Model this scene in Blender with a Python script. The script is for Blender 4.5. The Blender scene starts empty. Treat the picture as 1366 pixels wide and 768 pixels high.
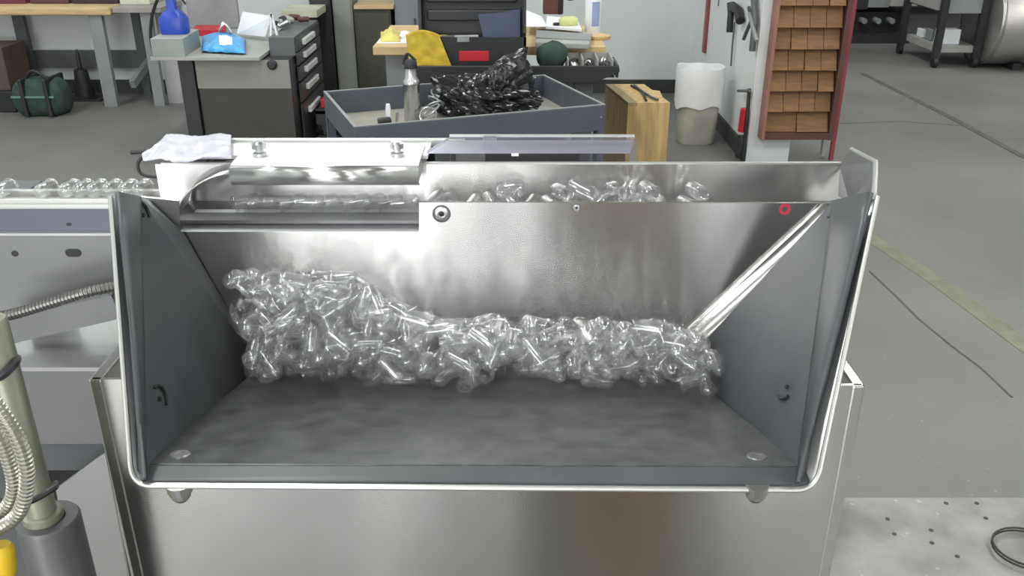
import bpy, bmesh, math, random
import numpy as np
from mathutils import Vector, Matrix, noise

S = bpy.context.scene
COL = S.collection
PI = math.pi

# ------------------------------------------------------------------ camera
FPX, PITCH, CAMZ = 1200.0, math.radians(24.5), 1.65
cam_d = bpy.data.cameras.new('camera')
cam = bpy.data.objects.new('camera', cam_d)
COL.objects.link(cam)
cam.location = (0, 0, CAMZ)
cam.rotation_euler = (PI / 2 - PITCH, 0, 0)
cam_d.sensor_width = 36
cam_d.lens = FPX / 1366 * 36
cam_d.clip_start = 0.02
S.camera = cam

# ------------------------------------------------------------------ world, view
w = bpy.data.worlds.new('world')
S.world = w
w.use_nodes = True
w.node_tree.nodes['Background'].inputs[0].default_value = (0.9, 0.95, 1.0, 1)
w.node_tree.nodes['Background'].inputs[1].default_value = 0.25
S.view_settings.view_transform = 'Standard'
S.view_settings.look = 'None'
S.view_settings.gamma = 1
S.view_settings.use_curve_mapping = False
S.view_settings.exposure = 0.0
S.cycles.max_bounces = 16
S.cycles.transparent_max_bounces = 48
S.cycles.glossy_bounces = 5
S.cycles.diffuse_bounces = 4
S.cycles.transmission_bounces = 8
S.cycles.caustics_reflective = False
S.cycles.sample_clamp_indirect = 6
S.cycles.use_denoising = True
S.cycles.adaptive_threshold = 0.004

# ceiling fluorescent fixtures: (x, y, z, watts)
CEIL = 4.3
FIX = [(x, y, CEIL - 0.45, 54) for x in (-4.4, -1.0, 2.4, 5.8) for y in (-2.6, 1.3, 4.6, 8.2)]
for (x, y, z, pw) in FIX:
    ld = bpy.data.lights.new('fluorescent_light', 'AREA')
    ld.shape = 'RECTANGLE'
    ld.size, ld.size_y = 0.32, 1.9
    ld.energy = pw
    ld.color = (0.96, 1.0, 0.97)
    lo = bpy.data.objects.new('fluorescent_light', ld)
    lo.location = (x, y, z - 0.07)
    COL.objects.link(lo)

# ------------------------------------------------------------------ pixel helpers (1366 x 768)
CP, SP = math.cos(PITCH), math.sin(PITCH)
FWD, UPV = Vector((0, CP, -SP)), Vector((0, SP, CP))
def ray(u, v):
    return FWD + Vector(((u - 683) / FPX, 0, 0)) + UPV * ((384 - v) / FPX)
def AtY(u, v, Y):
    d = ray(u, v); return Vector((0, 0, CAMZ)) + d * (Y / d.y)
def AtZ(u, v, z):
    d = ray(u, v); return Vector((0, 0, CAMZ)) + d * ((z - CAMZ) / d.z)
def G(u, v): return AtZ(u, v, 0)
def XU(u, Y, z): return (u - 683) / FPX * (Y * CP + (CAMZ - z) * SP)
def ZV(v, Y): return AtY(683, v, Y).z
def YV(v, z): return AtZ(683, v, z).y
def UV(p):
    q = Vector(p) - Vector((0, 0, CAMZ)); d = q.dot(FWD)
    return 683 + FPX * q.x / d, 384 - FPX * q.dot(UPV) / d

# ------------------------------------------------------------------ materials
MATS = {}
def nt(name):
    m = bpy.data.materials.new(name); m.use_nodes = True
    t = m.node_tree
    return m, t, t.nodes['Principled BSDF'], t.nodes, t.links
def lerp(c, k): return (min(1, c[0] * k), min(1, c[1] * k), min(1, c[2] * k), 1)
def mat(name, col, rough=0.6, metal=0.0, var=0.15, scale=6.0, bump=0.0, bscale=None, stretch=None, coat=0.0):
    if name in MATS: return MATS[name]
    m, t, b, N, L = nt(name)
    tc = N.new('ShaderNodeTexCoord'); mp = N.new('ShaderNodeMapping')
    L.new(tc.outputs['Object'], mp.inputs[0])
    if stretch: mp.inputs['Scale'].default_value = stretch
    nz = N.new('ShaderNodeTexNoise'); nz.inputs['Scale'].default_value = scale
    nz.inputs['Detail'].default_value = 5
    L.new(mp.outputs[0], nz.inputs['Vector'])
    rp = N.new('ShaderNodeValToRGB')
    rp.color_ramp.elements[0].position = 0.3; rp.color_ramp.elements[1].position = 0.7
    rp.color_ramp.elements[0].color = lerp(col, 1 - var); rp.color_ramp.elements[1].color = lerp(col, 1 + var)
    L.new(nz.outputs['Fac'], rp.inputs[0]); L.new(rp.outputs[0], b.inputs['Base Color'])
    b.inputs['Roughness'].default_value = rough
    b.inputs['Metallic'].default_value = metal
    if coat: b.inputs['Coat Weight'].default_value = coat
    if bump:
        n2 = N.new('ShaderNodeTexNoise'); n2.inputs['Scale'].default_value = bscale or scale * 6
        n2.inputs['Detail'].default_value = 6
        L.new(mp.outputs[0], n2.inputs['Vector'])
        bp = N.new('ShaderNodeBump'); bp.inputs['Strength'].default_value = bump; bp.inputs['Distance'].default_value = 0.01
        L.new(n2.outputs['Fac'], bp.inputs['Height']); L.new(bp.outputs[0], b.inputs['Normal'])
    MATS[name] = m
    return m
def steel(name, col=(0.62, 0.615, 0.6), rough=0.3, aniso=0.75, rot=0.0, grain=(3, 3, 500), var=0.1):
    m, t, b, N, L = nt(name)
    tc = N.new('ShaderNodeTexCoord'); mp = N.new('ShaderNodeMapping')
    mp.inputs['Scale'].default_value = grain
    L.new(tc.outputs['Object'], mp.inputs[0])
    nz = N.new('ShaderNodeTexNoise'); nz.inputs['Scale'].default_value = 1.0; nz.inputs['Detail'].default_value = 3
    L.new(mp.outputs[0], nz.inputs['Vector'])
    mr = N.new('ShaderNodeMapRange'); mr.inputs['To Min'].default_value = rough * 0.96; mr.inputs['To Max'].default_value = rough * 1.04
    L.new(nz.outputs['Fac'], mr.inputs['Value']); b.inputs['Roughness'].default_value = rough
    if aniso < 0.95: L.new(mr.outputs[0], b.inputs['Roughness'])
    n2 = N.new('ShaderNodeTexNoise'); n2.inputs['Scale'].default_value = 9
    L.new(tc.outputs['Object'], n2.inputs['Vector'])
    rp = N.new('ShaderNodeValToRGB')
    rp.color_ramp.elements[0].color = lerp(col, 1 - var); rp.color_ramp.elements[1].color = lerp(col, 1 + var)
    L.new(n2.outputs['Fac'], rp.inputs[0]); L.new(rp.outputs[0], b.inputs['Base Color'])
    b.inputs['Metallic'].default_value = 1
    b.inputs['Anisotropic'].default_value = aniso
    b.inputs['Anisotropic Rotation'].default_value = rot
    tg = N.new('ShaderNodeTangent'); tg.direction_type = 'UV_MAP'; tg.uv_map = 'UVMap'
    L.new(tg.outputs[0], b.inputs['Tangent'])
    MATS[name] = m
    return m
ROT = 0.25
def clear(name, tint, edge, rough=0.03, power=0.5, base=0.06):
    """thin clear wall: see-through face on, mirror-like at grazing angles"""
    m, t, b, N, L = nt(name)
    N.remove(b)
    out = N['Material Output']
    tr = N.new('ShaderNodeBsdfTransparent'); tr.inputs[0].default_value = (*tint, 1)
    gl = N.new('ShaderNodeBsdfGlossy'); gl.inputs['Roughness'].default_value = rough; gl.inputs[0].default_value = (*edge, 1)
    lw = N.new('ShaderNodeLayerWeight'); lw.inputs[0].default_value = power
    mr = N.new('ShaderNodeMapRange'); mr.inputs['To Min'].default_value = base; mr.inputs['To Max'].default_value = 1.0
    L.new(lw.outputs['Fresnel'], mr.inputs['Value'])
    mx = N.new('ShaderNodeMixShader')
    L.new(mr.outputs[0], mx.inputs[0]); L.new(tr.outputs[0], mx.inputs[1]); L.new(gl.outputs[0], mx.inputs[2])
    L.new(mx.outputs[0], out.inputs['Surface'])
    MATS[name] = m
    return m

STEEL = steel('brushed_steel', (0.66, 0.655, 0.64), 0.3, 1.0, ROT)
PLATE = steel('brushed_steel_plate', (0.66, 0.65, 0.63), 0.25, 1.0, ROT)
BODY = steel('brushed_steel_body', (0.60, 0.59, 0.57), 0.21, 1.0, ROT)
SHINY = steel('bright_steel', (0.72, 0.72, 0.72), 0.3, 0.3)
MILL = mat('mill_aluminium', (0.235, 0.237, 0.24), 0.45, 0.8, 0.08, 8)
SATIN = mat('satin_white_edge', (0.52, 0.52, 0.5), 0.42, 0.8, 0.05)
LINER = mat('dark_grey_plastic', (0.06, 0.064, 0.07), 0.40, 0, 0.2, 12, 0.02, 60)
LINERF = mat('scuffed_grey_plastic', (0.062, 0.063, 0.066), 0.3, 0, 0.38, 45, 0.02, 90)
def vialmat():
    m, t, b, N, L = nt('clear_vial_wall')
    N.remove(b); out = N['Material Output']
    tr = N.new('ShaderNodeBsdfTransparent'); tr.inputs[0].default_value = (0.995, 0.995, 0.998, 1)
    df = N.new('ShaderNodeBsdfTranslucent'); df.inputs[0].default_value = (0.9, 0.91, 0.92, 1)
    d2 = N.new('ShaderNodeBsdfDiffuse'); d2.inputs[0].default_value = (0.9, 0.91, 0.92, 1)
    ad = N.new('ShaderNodeMixShader'); ad.inputs[0].default_value = 0.5
    L.new(df.outputs[0], ad.inputs[1]); L.new(d2.outputs[0], ad.inputs[2])
    gl = N.new('ShaderNodeBsdfGlossy'); gl.inputs['Roughness'].default_value = 0.04; gl.inputs[0].default_value = (1, 1, 1, 1)
    lw = N.new('ShaderNodeLayerWeight'); lw.inputs[0].default_value = 0.5
    rp = N.new('ShaderNodeValToRGB')
    e = rp.color_ramp.elements; e[0].position = 0.76; e[0].color = (0.016,) * 3 + (1,); e[1].position = 1.0; e[1].color = (0.9,) * 3 + (1,)  # white put into the grazing edges imitates bright glass rims
    L.new(lw.outputs['Facing'], rp.inputs[0])
    m1 = N.new('ShaderNodeMixShader'); L.new(rp.outputs[0], m1.inputs[0]); L.new(tr.outputs[0], m1.inputs[1]); L.new(ad.outputs[0], m1.inputs[2])
    rf = N.new('ShaderNodeBsdfRefraction'); rf.inputs['IOR'].default_value = 1.33; rf.inputs['Roughness'].default_value = 0.0
    m3 = N.new('ShaderNodeMixShader'); m3.inputs[0].default_value = 0.1; L.new(tr.outputs[0], m3.inputs[1]); L.new(rf.outputs[0], m3.inputs[2])
    L.new(m3.outputs[0], m1.inputs[1])
    fr = N.new('ShaderNodeValToRGB')
    e = fr.color_ramp.elements; e[0].position = 0.5; e[0].color = (0.07,) * 3 + (1,); e[1].position = 1.0; e[1].color = (0.7,) * 3 + (1,)
    L.new(lw.outputs['Facing'], fr.inputs[0])
    m2 = N.new('ShaderNodeMixShader'); L.new(fr.outputs[0], m2.inputs[0]); L.new(m1.outputs[0], m2.inputs[1]); L.new(gl.outputs[0], m2.inputs[2])
    L.new(m2.outputs[0], out.inputs['Surface'])
    MATS['clear_vial_wall'] = m
    return m
VIAL = vialmat()
ACRYL = clear('clear_acrylic_sheet', (0.93, 0.92, 0.95), (0.9, 0.9, 0.95), 0.3, 0.1, 0.05)
FILM = mat('milky_plastic_film', (0.72, 0.71, 0.78), 0.25, 0, 0.1, 30)
FILM.node_tree.nodes['Principled BSDF'].inputs['Transmission Weight'].default_value = 0.3
WHITE = mat('white_enamel', (0.8, 0.8, 0.82), 0.35, 0, 0.03)
WALL = mat('white_wall_paint', (0.74, 0.76, 0.76), 0.8, 0, 0.03, 2)
BLACK = mat('black_plastic', (0.018, 0.018, 0.02), 0.5, 0, 0.2)
BLACKM = mat('black_enamel', (0.03, 0.03, 0.032), 0.4, 0, 0.2)
DARKB = mat('dark_baseboard', (0.045, 0.05, 0.045), 0.6)
GREYM = mat('grey_enamel', (0.24, 0.25, 0.25), 0.5, 0, 0.08)
GREYL = mat('light_grey_enamel', (0.36, 0.36, 0.34), 0.55, 0, 0.06)
GREYD = mat('dark_grey_enamel', (0.10, 0.105, 0.11), 0.5, 0, 0.1)
BLUEG = mat('blue_grey_enamel', (0.088, 0.098, 0.122), 0.45, 0, 0.1)
OLIVE = mat('olive_grey_tube', (0.24, 0.25, 0.19), 0.4, 0.3, 0.1)
WOODL = mat('pale_pine', (0.55, 0.37, 0.16), 0.55, 0, 0.28, 3, 0.05, 20, (14, 14, 1.2))
WOODT = mat('bench_wood', (0.56, 0.40, 0.20), 0.5, 0, 0.2, 3, 0, None, (2, 14, 14))
WOODR = mat('brown_rack_wood', (0.19, 0.086, 0.024), 0.55, 0, 0.3, 4, 0, None, (2, 10, 14))
REDB = mat('red_brown_paint', (0.10, 0.04, 0.036), 0.45)
REDP = mat('red_plastic', (0.5, 0.02, 0.03), 0.4)
PINK = mat('pink_red_sticker', (0.6, 0.05, 0.1), 0.5)
YELL = mat('yellow_cloth', (0.52, 0.36, 0.03), 0.8, 0, 0.25, 14, 0.1)
YELP = mat('yellow_connector', (0.75, 0.5, 0.02), 0.4)
BLUEP = mat('blue_plastic', (0.02, 0.06, 0.42), 0.35)
BLUEL = mat('sky_blue_print', (0.08, 0.36, 0.72), 0.4, 0, 0.3, 25)
PAPER = mat('white_paper', (0.8, 0.81, 0.84), 0.7, 0, 0.03)
BIN = mat('beige_bin_plastic', (0.52, 0.49, 0.43), 0.5, 0, 0.18, 7)
LINERBAG = mat('white_bin_liner', (0.82, 0.82, 0.82), 0.35, 0, 0.04, 6, 0.2, 25)
BAGB = mat('black_plastic_film', (0.014, 0.014, 0.015), 0.22, 0, 0.2)
GREENB = mat('dark_green_canvas', (0.03, 0.055, 0.045), 0.8, 0, 0.3, 20)
NAVY = mat('navy_cover', (0.02, 0.035, 0.09), 0.4)
CARD = mat('brown_cardboard', (0.33, 0.2, 0.1), 0.8, 0, 0.1)
STEELB = mat('steel_bottle', (0.6, 0.6, 0.6), 0.25, 1, 0.05)
CONDM = mat('conduit_metal', (0.5, 0.48, 0.42), 0.35, 1, 0.1)
TRAYF = mat('worn_tray_floor', (0.30, 0.28, 0.24), 0.6, 0, 0.15)
SCREW = mat('screw_steel', (0.55, 0.55, 0.55), 0.3, 1, 0.1)
EMIT, _t, _b, _N, _L = nt('lamp_tube')
_b.inputs['Emission Color'].default_value = (0.96, 1, 0.97, 1); _b.inputs['Emission Strength'].default_value = 6
EMIT.cycles.emission_sampling = 'NONE'

def concrete(name, c0, c1, speck, yellow=False):
    m, t, b, N, L = nt(name)
    tc = N.new('ShaderNodeTexCoord')
    n1 = N.new('ShaderNodeTexNoise'); n1.inputs['Scale'].default_value = 7.0 if 'deck' in name else 0.9; n1.inputs['Detail'].default_value = 8
    L.new(tc.outputs['Object'], n1.inputs['Vector'])
    rp = N.new('ShaderNodeValToRGB'); rp.color_ramp.elements[0].position = 0.35; rp.color_ramp.elements[1].position = 0.68
    rp.color_ramp.elements[0].color = (*c0, 1); rp.color_ramp.elements[1].color = (*c1, 1)
    L.new(n1.outputs['Fac'], rp.inputs[0])
    n2 = N.new('ShaderNodeTexNoise'); n2.inputs['Scale'].default_value = 55; n2.inputs['Detail'].default_value = 3
    L.new(tc.outputs['Object'], n2.inputs['Vector'])
    r2 = N.new('ShaderNodeValToRGB'); r2.color_ramp.elements[0].position = 0.68; r2.color_ramp.elements[1].position = 0.74
    r2.color_ramp.elements[0].color = (0, 0, 0, 1); r2.color_ramp.elements[1].color = (speck, speck, speck, 1)
    L.new(n2.outputs['Fac'], r2.inputs[0])
    mx = N.new('ShaderNodeMix'); mx.data_type = 'RGBA'
    mx.inputs[7].default_value = (0.5, 0.5, 0.47, 1)
    L.new(r2.outputs[0], mx.inputs[0]); L.new(rp.outputs[0], mx.inputs[6])
    L.new(mx.outputs[2], b.inputs['Base Color'])
    b.inputs['Roughness'].default_value = 0.5
    MATS[name] = m
    return m
CONC = concrete('grey_painted_concrete', (0.135, 0.134, 0.127), (0.19, 0.187, 0.175), 0.3)
DECKM = concrete('worn_deck_plate', (0.12, 0.12, 0.11), (0.33, 0.32, 0.29), 0.5)
LINEY = mat('worn_yellow_line', (0.178, 0.174, 0.128), 0.6, 0, 0.2, 10)
LINED = mat('dark_floor_joint', (0.09, 0.088, 0.08), 0.7, 0, 0.2)

# ------------------------------------------------------------------ mesh builder
class MB:
    def __init__(s): s.v, s.f = [], []
    def add(s, vs, fs):
        n = len(s.v); s.v += [tuple(p) for p in vs]; s.f += [tuple(i + n for i in f) for f in fs]; return s
    def box(s, x0, x1, y0, y1, z0, z1):
        return s.add([(x, y, z) for x in (x0, x1) for y in (y0, y1) for z in (z0, z1)],
                     [(0, 1, 3, 2), (4, 6, 7, 5), (0, 4, 5, 1), (2, 3, 7, 6), (0, 2, 6, 4), (1, 5, 7, 3)])
    def prism(s, poly, vec):
        n = len(poly); vec = Vector(vec); P = [Vector(p) for p in poly]
        return s.add(P + [p + vec for p in P],
                     [tuple(range(n)), tuple(range(2 * n - 1, n - 1, -1))] + [(i, (i + 1) % n, (i + 1) % n + n, i + n) for i in range(n)])
    def bar(s, a, b, wx, wy=None, up=(0, 0, 1)):
        a, b = Vector(a), Vector(b); wy = wy or wx
        d = (b - a).normalized(); up = Vector(up)
        if abs(d.dot(up)) > 0.95: up = Vector((0, 1, 0))
        x = d.cross(up).normalized(); y = x.cross(d)
        q = [x * sx * wx / 2 + y * sy * wy / 2 for sx, sy in ((-1, -1), (1, -1), (1, 1), (-1, 1))]
        return s.prism([a + k for k in q], b - a)
    def lathe(s, prof, n=24, c=(0, 0, 0), axis=(0, 0, 1), cap=True):
        ax = Vector(axis).normalized(); c = Vector(c)
        t = Vector((1, 0, 0)) if abs(ax.x) < 0.9 else Vector((0, 1, 0))
        e1 = ax.cross(t).normalized(); e2 = ax.cross(e1)
        vs, fs = [], []
        for r, h in prof:
            for k in range(n):
                a = 2 * PI * k / n
                vs.append(c + ax * h + (e1 * math.cos(a) + e2 * math.sin(a)) * r)
        for i in range(len(prof) - 1):
            for k in range(n):
                fs.append((i * n + k, i * n + (k + 1) % n, (i + 1) * n + (k + 1) % n, (i + 1) * n + k))
        if cap:
            if prof[0][0] > 1e-6: fs.append(tuple(range(n - 1, -1, -1)))
            m = (len(prof) - 1) * n
            if prof[-1][0] > 1e-6: fs.append(tuple(range(m, m + n)))
        return s.add(vs, fs)
    def cyl(s, a, b, r, n=16):
        a, b = Vector(a), Vector(b)
        return s.lathe([(r, 0), (r, (b - a).length)], n, a, b - a)
    def tube(s, pts, r, n=10):
        P = [Vector(p) for p in pts]; R = r if callable(r) else (lambda i: r)
        vs, fs = [], []; e = None
        for i, p in enumerate(P):
            d = (P[min(i + 1, len(P) - 1)] - P[max(i - 1, 0)]).normalized()
            if e is None:
                t = Vector((0, 0, 1)) if abs(d.z) < 0.9 else Vector((1, 0, 0))
                e = d.cross(t).normalized()
            e = (e - d * e.dot(d)).normalized(); g = d.cross(e)
            for k in range(n):
                a = 2 * PI * k / n
                vs.append(p + (e * math.cos(a) + g * math.sin(a)) * R(i))
        for i in range(len(P) - 1):
            for k in range(n):
                fs.append((i * n + k, i * n + (k + 1) % n, (i + 1) * n + (k + 1) % n, (i + 1) * n + k))
        fs.append(tuple(range(n - 1, -1, -1))); m = (len(P) - 1) * n; fs.append(tuple(range(m, m + n)))
        return s.add(vs, fs)
    def slab(s, q, th):
        """quad patch (4 corners) thickened along its mean normal"""
        a, b, c, d = [Vector(p) for p in q]
        n = ((c - a).cross(d - b)).normalized()
        return s.prism([a, b, c, d], n * th)
    def grid(s, fn, nu, nv):
        vs = [fn(i / nu, j / nv) for i in range(nu + 1) for j in range(nv + 1)]
        fs = [(i * (nv + 1) + j, (i + 1) * (nv + 1) + j, (i + 1) * (nv + 1) + j + 1, i * (nv + 1) + j + 1) for i in range(nu) for j in range(nv)]
        return s.add(vs, fs)
    def obj(s, name, m, parent=None, world=True, smooth=False, bevel=0, solid=0, segs=2):
        me = bpy.data.meshes.new(name)
        me.from_pydata(s.v, [], s.f)
        bm = bmesh.new(); bm.from_mesh(me)
        bmesh.ops.recalc_face_normals(bm, faces=bm.faces)
        uv = bm.loops.layers.uv.new('UVMap')
        for f in bm.faces:
            n = f.normal
            for lp in f.loops:
                c = lp.vert.co
                if abs(n.x) > max(abs(n.y), abs(n.z)): lp[uv].uv = (c.y, c.z)
                elif abs(n.y) > abs(n.z): lp[uv].uv = (c.x, c.z)
                else: lp[uv].uv = (c.x, c.y)
            f.smooth = smooth
        bm.to_mesh(me); bm.free()
        me.materials.append(m)
        o = bpy.data.objects.new(name, me); COL.objects.link(o)
        if parent is not None:
            o.parent = parent
            if world: o.matrix_parent_inverse = parent.matrix_basis.inverted()
        if bevel:
            md = o.modifiers.new('bevel', 'BEVEL'); md.width = bevel; md.segments = segs; md.limit_method = 'ANGLE'
        if solid:
            md = o.modifiers.new('solid', 'SOLIDIFY'); md.thickness = solid; md.offset = 0
        if smooth and bevel == 0:
            me.set_sharp_from_angle(angle=math.radians(40))
        return o

def tag(o, label=None, cat=None, group=None, kind=None):
    if label: o['label'] = label
    if cat: o['category'] = cat
    if group: o['group'] = group
    if kind: o['kind'] = kind
    return o
def thing(name, label, cat, loc=(0, 0, 0), rz=0, group=None):
    o = bpy.data.objects.new(name, None); COL.objects.link(o)
    o.location = loc; o.rotation_euler = (0, 0, rz); o.empty_display_size = 0.05
    o.matrix_basis = Matrix.Translation(loc) @ Matrix.Rotation(rz, 4, 'Z')
    return tag(o, label, cat, group)
def struct(name, mb, m, **k): return tag(mb.obj(name, m, **k), kind='structure')
def arc_pts(pts, n=12):
    """Catmull-Rom through points"""
    P = [Vector(p) for p in pts]; P = [P[0] * 2 - P[1]] + P + [P[-1] * 2 - P[-2]]; out = []
    for i in range(1, len(P) - 2):
        a, b, c, d = P[i - 1:i + 3]
        for k in range(n):
            t = k / n
            out.append(0.5 * ((2 * b) + (c - a) * t + (2 * a - 5 * b + 4 * c - d) * t * t + (3 * b - a - 3 * c + d) * t ** 3))
    out.append(P[-2]); return out

# ------------------------------------------------------------------ room shell
WX = 1.49                                   # plane of the side wall with the hanging tools
BY = 7.6                                    # back wall
EY = 5.56                                   # free end of the side wall
fl = struct('floor', MB().box(-6, 9, -5, 14, -0.1, 0), CONC)
struct('ceiling', MB().box(-6, 9, -5, 14, CEIL, CEIL + 0.1), mat('ceiling_paint', (0.5, 0.5, 0.48), 0.9))
struct('wall_back', MB().box(-6, WX, BY, BY + 0.12, 0, CEIL), WALL)
struct('wall_side', MB().box(WX, WX + 0.27, EY, BY + 0.12, 0, CEIL), WALL)
struct('wall_far', MB().box(WX, 9, 13.5, 13.6, 0, CEIL), mat('far_wall_paint', (0.25, 0.25, 0.25), 0.9))
struct('wall_left', MB().box(-6.1, -6, -5, BY, 0, CEIL), WALL)
struct('wall_right', MB().box(9, 9.1, -5, 14, 0, CEIL), WALL)
struct('wall_rear', MB().box(-6, 9, -5.1, -5, 0, CEIL), WALL)
# unseen glowing panes and a door, added behind the camera to streak the steel
ADDGLOW, _t, _b, _N, _L = nt('added_glow_pane')
_b.inputs['Emission Color'].default_value = (0.97, 0.98, 1, 1); _b.inputs['Emission Strength'].default_value = 10
for k, (xa, xb) in enumerate(((-3.7, -2.7), (-2.5, -1.45), (-1.2, -0.62), (-0.44, -0.26), (-0.04, 0.16), (1.65, 2.2))):
    wt = thing('added_window_%d' % (k + 1), None, None, (xa, -5, 0.3)); wt['kind'] = 'structure'
    MB().add([(xa, -4.98, 0.35), (xb, -4.98, 0.35), (xb, -4.98, 1.75), (xa, -4.98, 1.75)], [(3, 2, 1, 0)]).obj('added_window_pane', ADDGLOW, wt)
    MB().add([(xa, -4.98, 1.8), (xb, -4.98, 1.8), (xb, -4.98, 3.2), (xa, -4.98, 3.2)], [(3, 2, 1, 0)]).obj('added_window_pane', ADDGLOW, wt)
    for x in (xa, xb): MB().box(x - 0.03, x + 0.03, -5, -4.95, 0.3, 3.25).obj('added_window_frame', WHITE, wt)
    for z in (0.3, 1.75, 3.2): MB().box(xa, xb, -5, -4.955, z, z + 0.05).obj('added_window_rail', WHITE, wt)
d1 = thing('added_door_1', None, None, (0.9, -5, 0)); d1['kind'] = 'structure'  # unseen door, added for a brown streak in the steel
MB().box(0.5, 1.35, -5, -4.95, 0, 2.3).obj('added_door_leaf', CARD, d1)
MB().box(0.56, 0.6, -4.95, -4.9, 0.95, 1.1).obj('added_door_handle', SCREW, d1)
struct('baseboard_back', MB().box(-6, WX, BY - 0.02, BY, 0, 0.11), DARKB)
struct('baseboard_side', MB().box(WX - 0.02, WX, EY, BY - 0.02, 0, 0.11), DARKB)
def strip(name, pts, wd, m, z=0.002):
    P = [G(*p) for p in pts]
    mb = MB()
    for a, b in zip(P[:-1], P[1:]):
        mb.bar(a + Vector((0, 0, z / 2)), b + Vector((0, 0, z / 2)), wd, z)
    return struct(name, mb, m)
strip('floor_line_marking', [(1135, 300), (1250, 375), (1400, 485)], 0.09, LINEY, 0.002)
strip('floor_joint_line', [(1150, 98), (1265, 155), (1400, 228)], 0.05, LINED, 0.003)
strip('floor_crack_line', [(1160, 362), (1195, 395), (1225, 425), (1270, 462), (1310, 492), (1350, 530)], 0.008, LINED, 0.0024)
strip('floor_seam_line', [(1120, 165), (1200, 162), (1290, 168)], 0.012, LINED, 0.0016)

for (x, y, z, pw) in FIX:
    t = thing('fluorescent_fixture', 'long white ceiling fixture with fluorescent tubes above the workshop', 'lamp', (x, y, z), 0, 'ceiling fixtures')
    mb = MB().prism([(x - 0.09, y - 1, z + 0.1), (x + 0.09, y - 1, z + 0.1), (x + 0.22, y - 1, z), (x + 0.2, y - 1, z), (x + 0.08, y - 1, z + 0.08), (x - 0.08, y - 1, z + 0.08), (x - 0.2, y - 1, z), (x - 0.22, y - 1, z)], (0, 2, 0))
    mb.obj('reflector', WHITE, t)
    for dx in (-0.08, 0.08):
        MB().cyl((x + dx, y - 0.95, z + 0.03), (x + dx, y + 0.95, z + 0.03), 0.018).obj('tube', EMIT, t)
    for dy in (-0.7, 0.7):
        MB().cyl((x, y + dy, z + 0.1), (x, y + dy, CEIL), 0.008, 8).obj('hanger_rod', GREYM, t)

# ------------------------------------------------------------------ hopper
random.seed(4)
FBL, FBR = AtY(176, 648, 0.60), AtY(1088, 654, 0.60)
FTL, FTR = AtY(147, 262, 0.76), AtY(1171, 262, 0.76)
PY = 0.93                                                   # plane of the elevator plate
BBL, BBR = AtY(350, 484, PY), AtY(905, 484, PY)
BTL, BTR = AtY(200, 268, PY), AtY(1130, 270, PY)
def mid(a, b, t): return a + (b - a) * t
hop = thing('feed_hopper', 'open stainless hopper lined with dark grey plastic panels, holding the heap of vials', 'hopper', (0, 0.75, 1.1))
# shell: left sheet, floor sheet and right sheet with a rounded front rim
OFF = 0.004
sh = MB()
rim_pts = []
for k in range(13):                                         # left edge down, corner, bottom, corner, right edge up
    rim_pts.append(mid(FTL, FBL, k / 12 * 0.93))
crn = lambda a, b, c: [(a * (1 - t) ** 2 + b * 2 * t * (1 - t) + c * t * t) for t in [i / 8 for i in range(1, 8)]]
pl, pb = mid(FTL, FBL, 0.93), mid(FBL, FBR, 0.03)
rim_pts += crn(pl, FBL, pb) + [mid(FBL, FBR, 0.03 + 0.94 * i / 12) for i in range(13)]
pr = mid(FTR, FBR, 0.93)
rim_pts += crn(mid(FBL, FBR, 0.97), FBR, pr) + [mid(FBR, FTR, 0.07 + 0.93 * i / 12) for i in range(13)]
BBL2, BBR2 = BBL + Vector((-0.018, 0, -0.02)), BBR + Vector((0.018, 0, -0.02))
BTL2, BTR2 = BTL + Vector((-0.014, 0, 0.004)), BTR + Vector((0.014, 0, 0.004))
def back_of(i):
    if i <= 12: return mid(BTL2, BBL2, i / 12)
    if i < 20: return BBL2
    if i <= 32: return mid(BBL2, BBR2, (i - 20) / 12)
    if i < 40: return BBR2
    return mid(BBR2, BTR2, (i - 40) / 12)
vs = []
for i, p in enumerate(rim_pts): vs += [p, back_of(i)]
sh.add(vs, [(2 * i, 2 * i + 2, 2 * i + 3, 2 * i + 1) for i in range(len(rim_pts) - 1)])
sh.obj('shell', SHINY, hop, smooth=True, solid=0.003)
MB().tube(rim_pts, 0.0022, 8).obj('rim', SATIN, hop, smooth=True)
# rear flange on the right-hand sheet
fa, fb, fc, fd = AtY(1166, 262, 0.77), AtY(1168, 232, 0.83), AtY(1168, 216, 0.86), AtY(1136, 199, 0.99)
fe, ff, fg = AtY(1122, 222, 1.0), AtY(1120, 262, 0.965), BTR + Vector((0.004, 0, 0))
MB().add([fa, fb, fc, fe, ff, fg], [(0, 1, 2, 3, 4, 5)]).obj('side_flange', MILL, hop, solid=0.003)
MB().tube([fa, fb, fc, fd], 0.0026, 8).obj('flange_edge', SATIN, hop, smooth=True)
MB().add([fc, fd, fe], [(0, 1, 2)]).obj('flange_tab', MILL, hop, solid=0.002)

def lift(p, n, t=0.012): return p + n * t
# liners: floor
IFL, IFR = AtY(184, 619, 0.622), AtY(1074, 622, 0.622)
lipL, lipR = AtY(178, 641, 0.603), AtY(1084, 646, 0.603)
flo = MB().prism([IFL, IFR, BBR + Vector((-0.004, -0.004, 0.002)), BBL + Vector((0.004, -0.004, 0.002))], (0, 0, -0.010))
lf = flo.obj('floor_liner', LINERF, hop, bevel=0.002)
MB().prism([lipL, lipR, IFR, IFL], (0, 0.004, -0.008)).obj('floor_liner_lip', LINER, hop, bevel=0.002)
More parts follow.
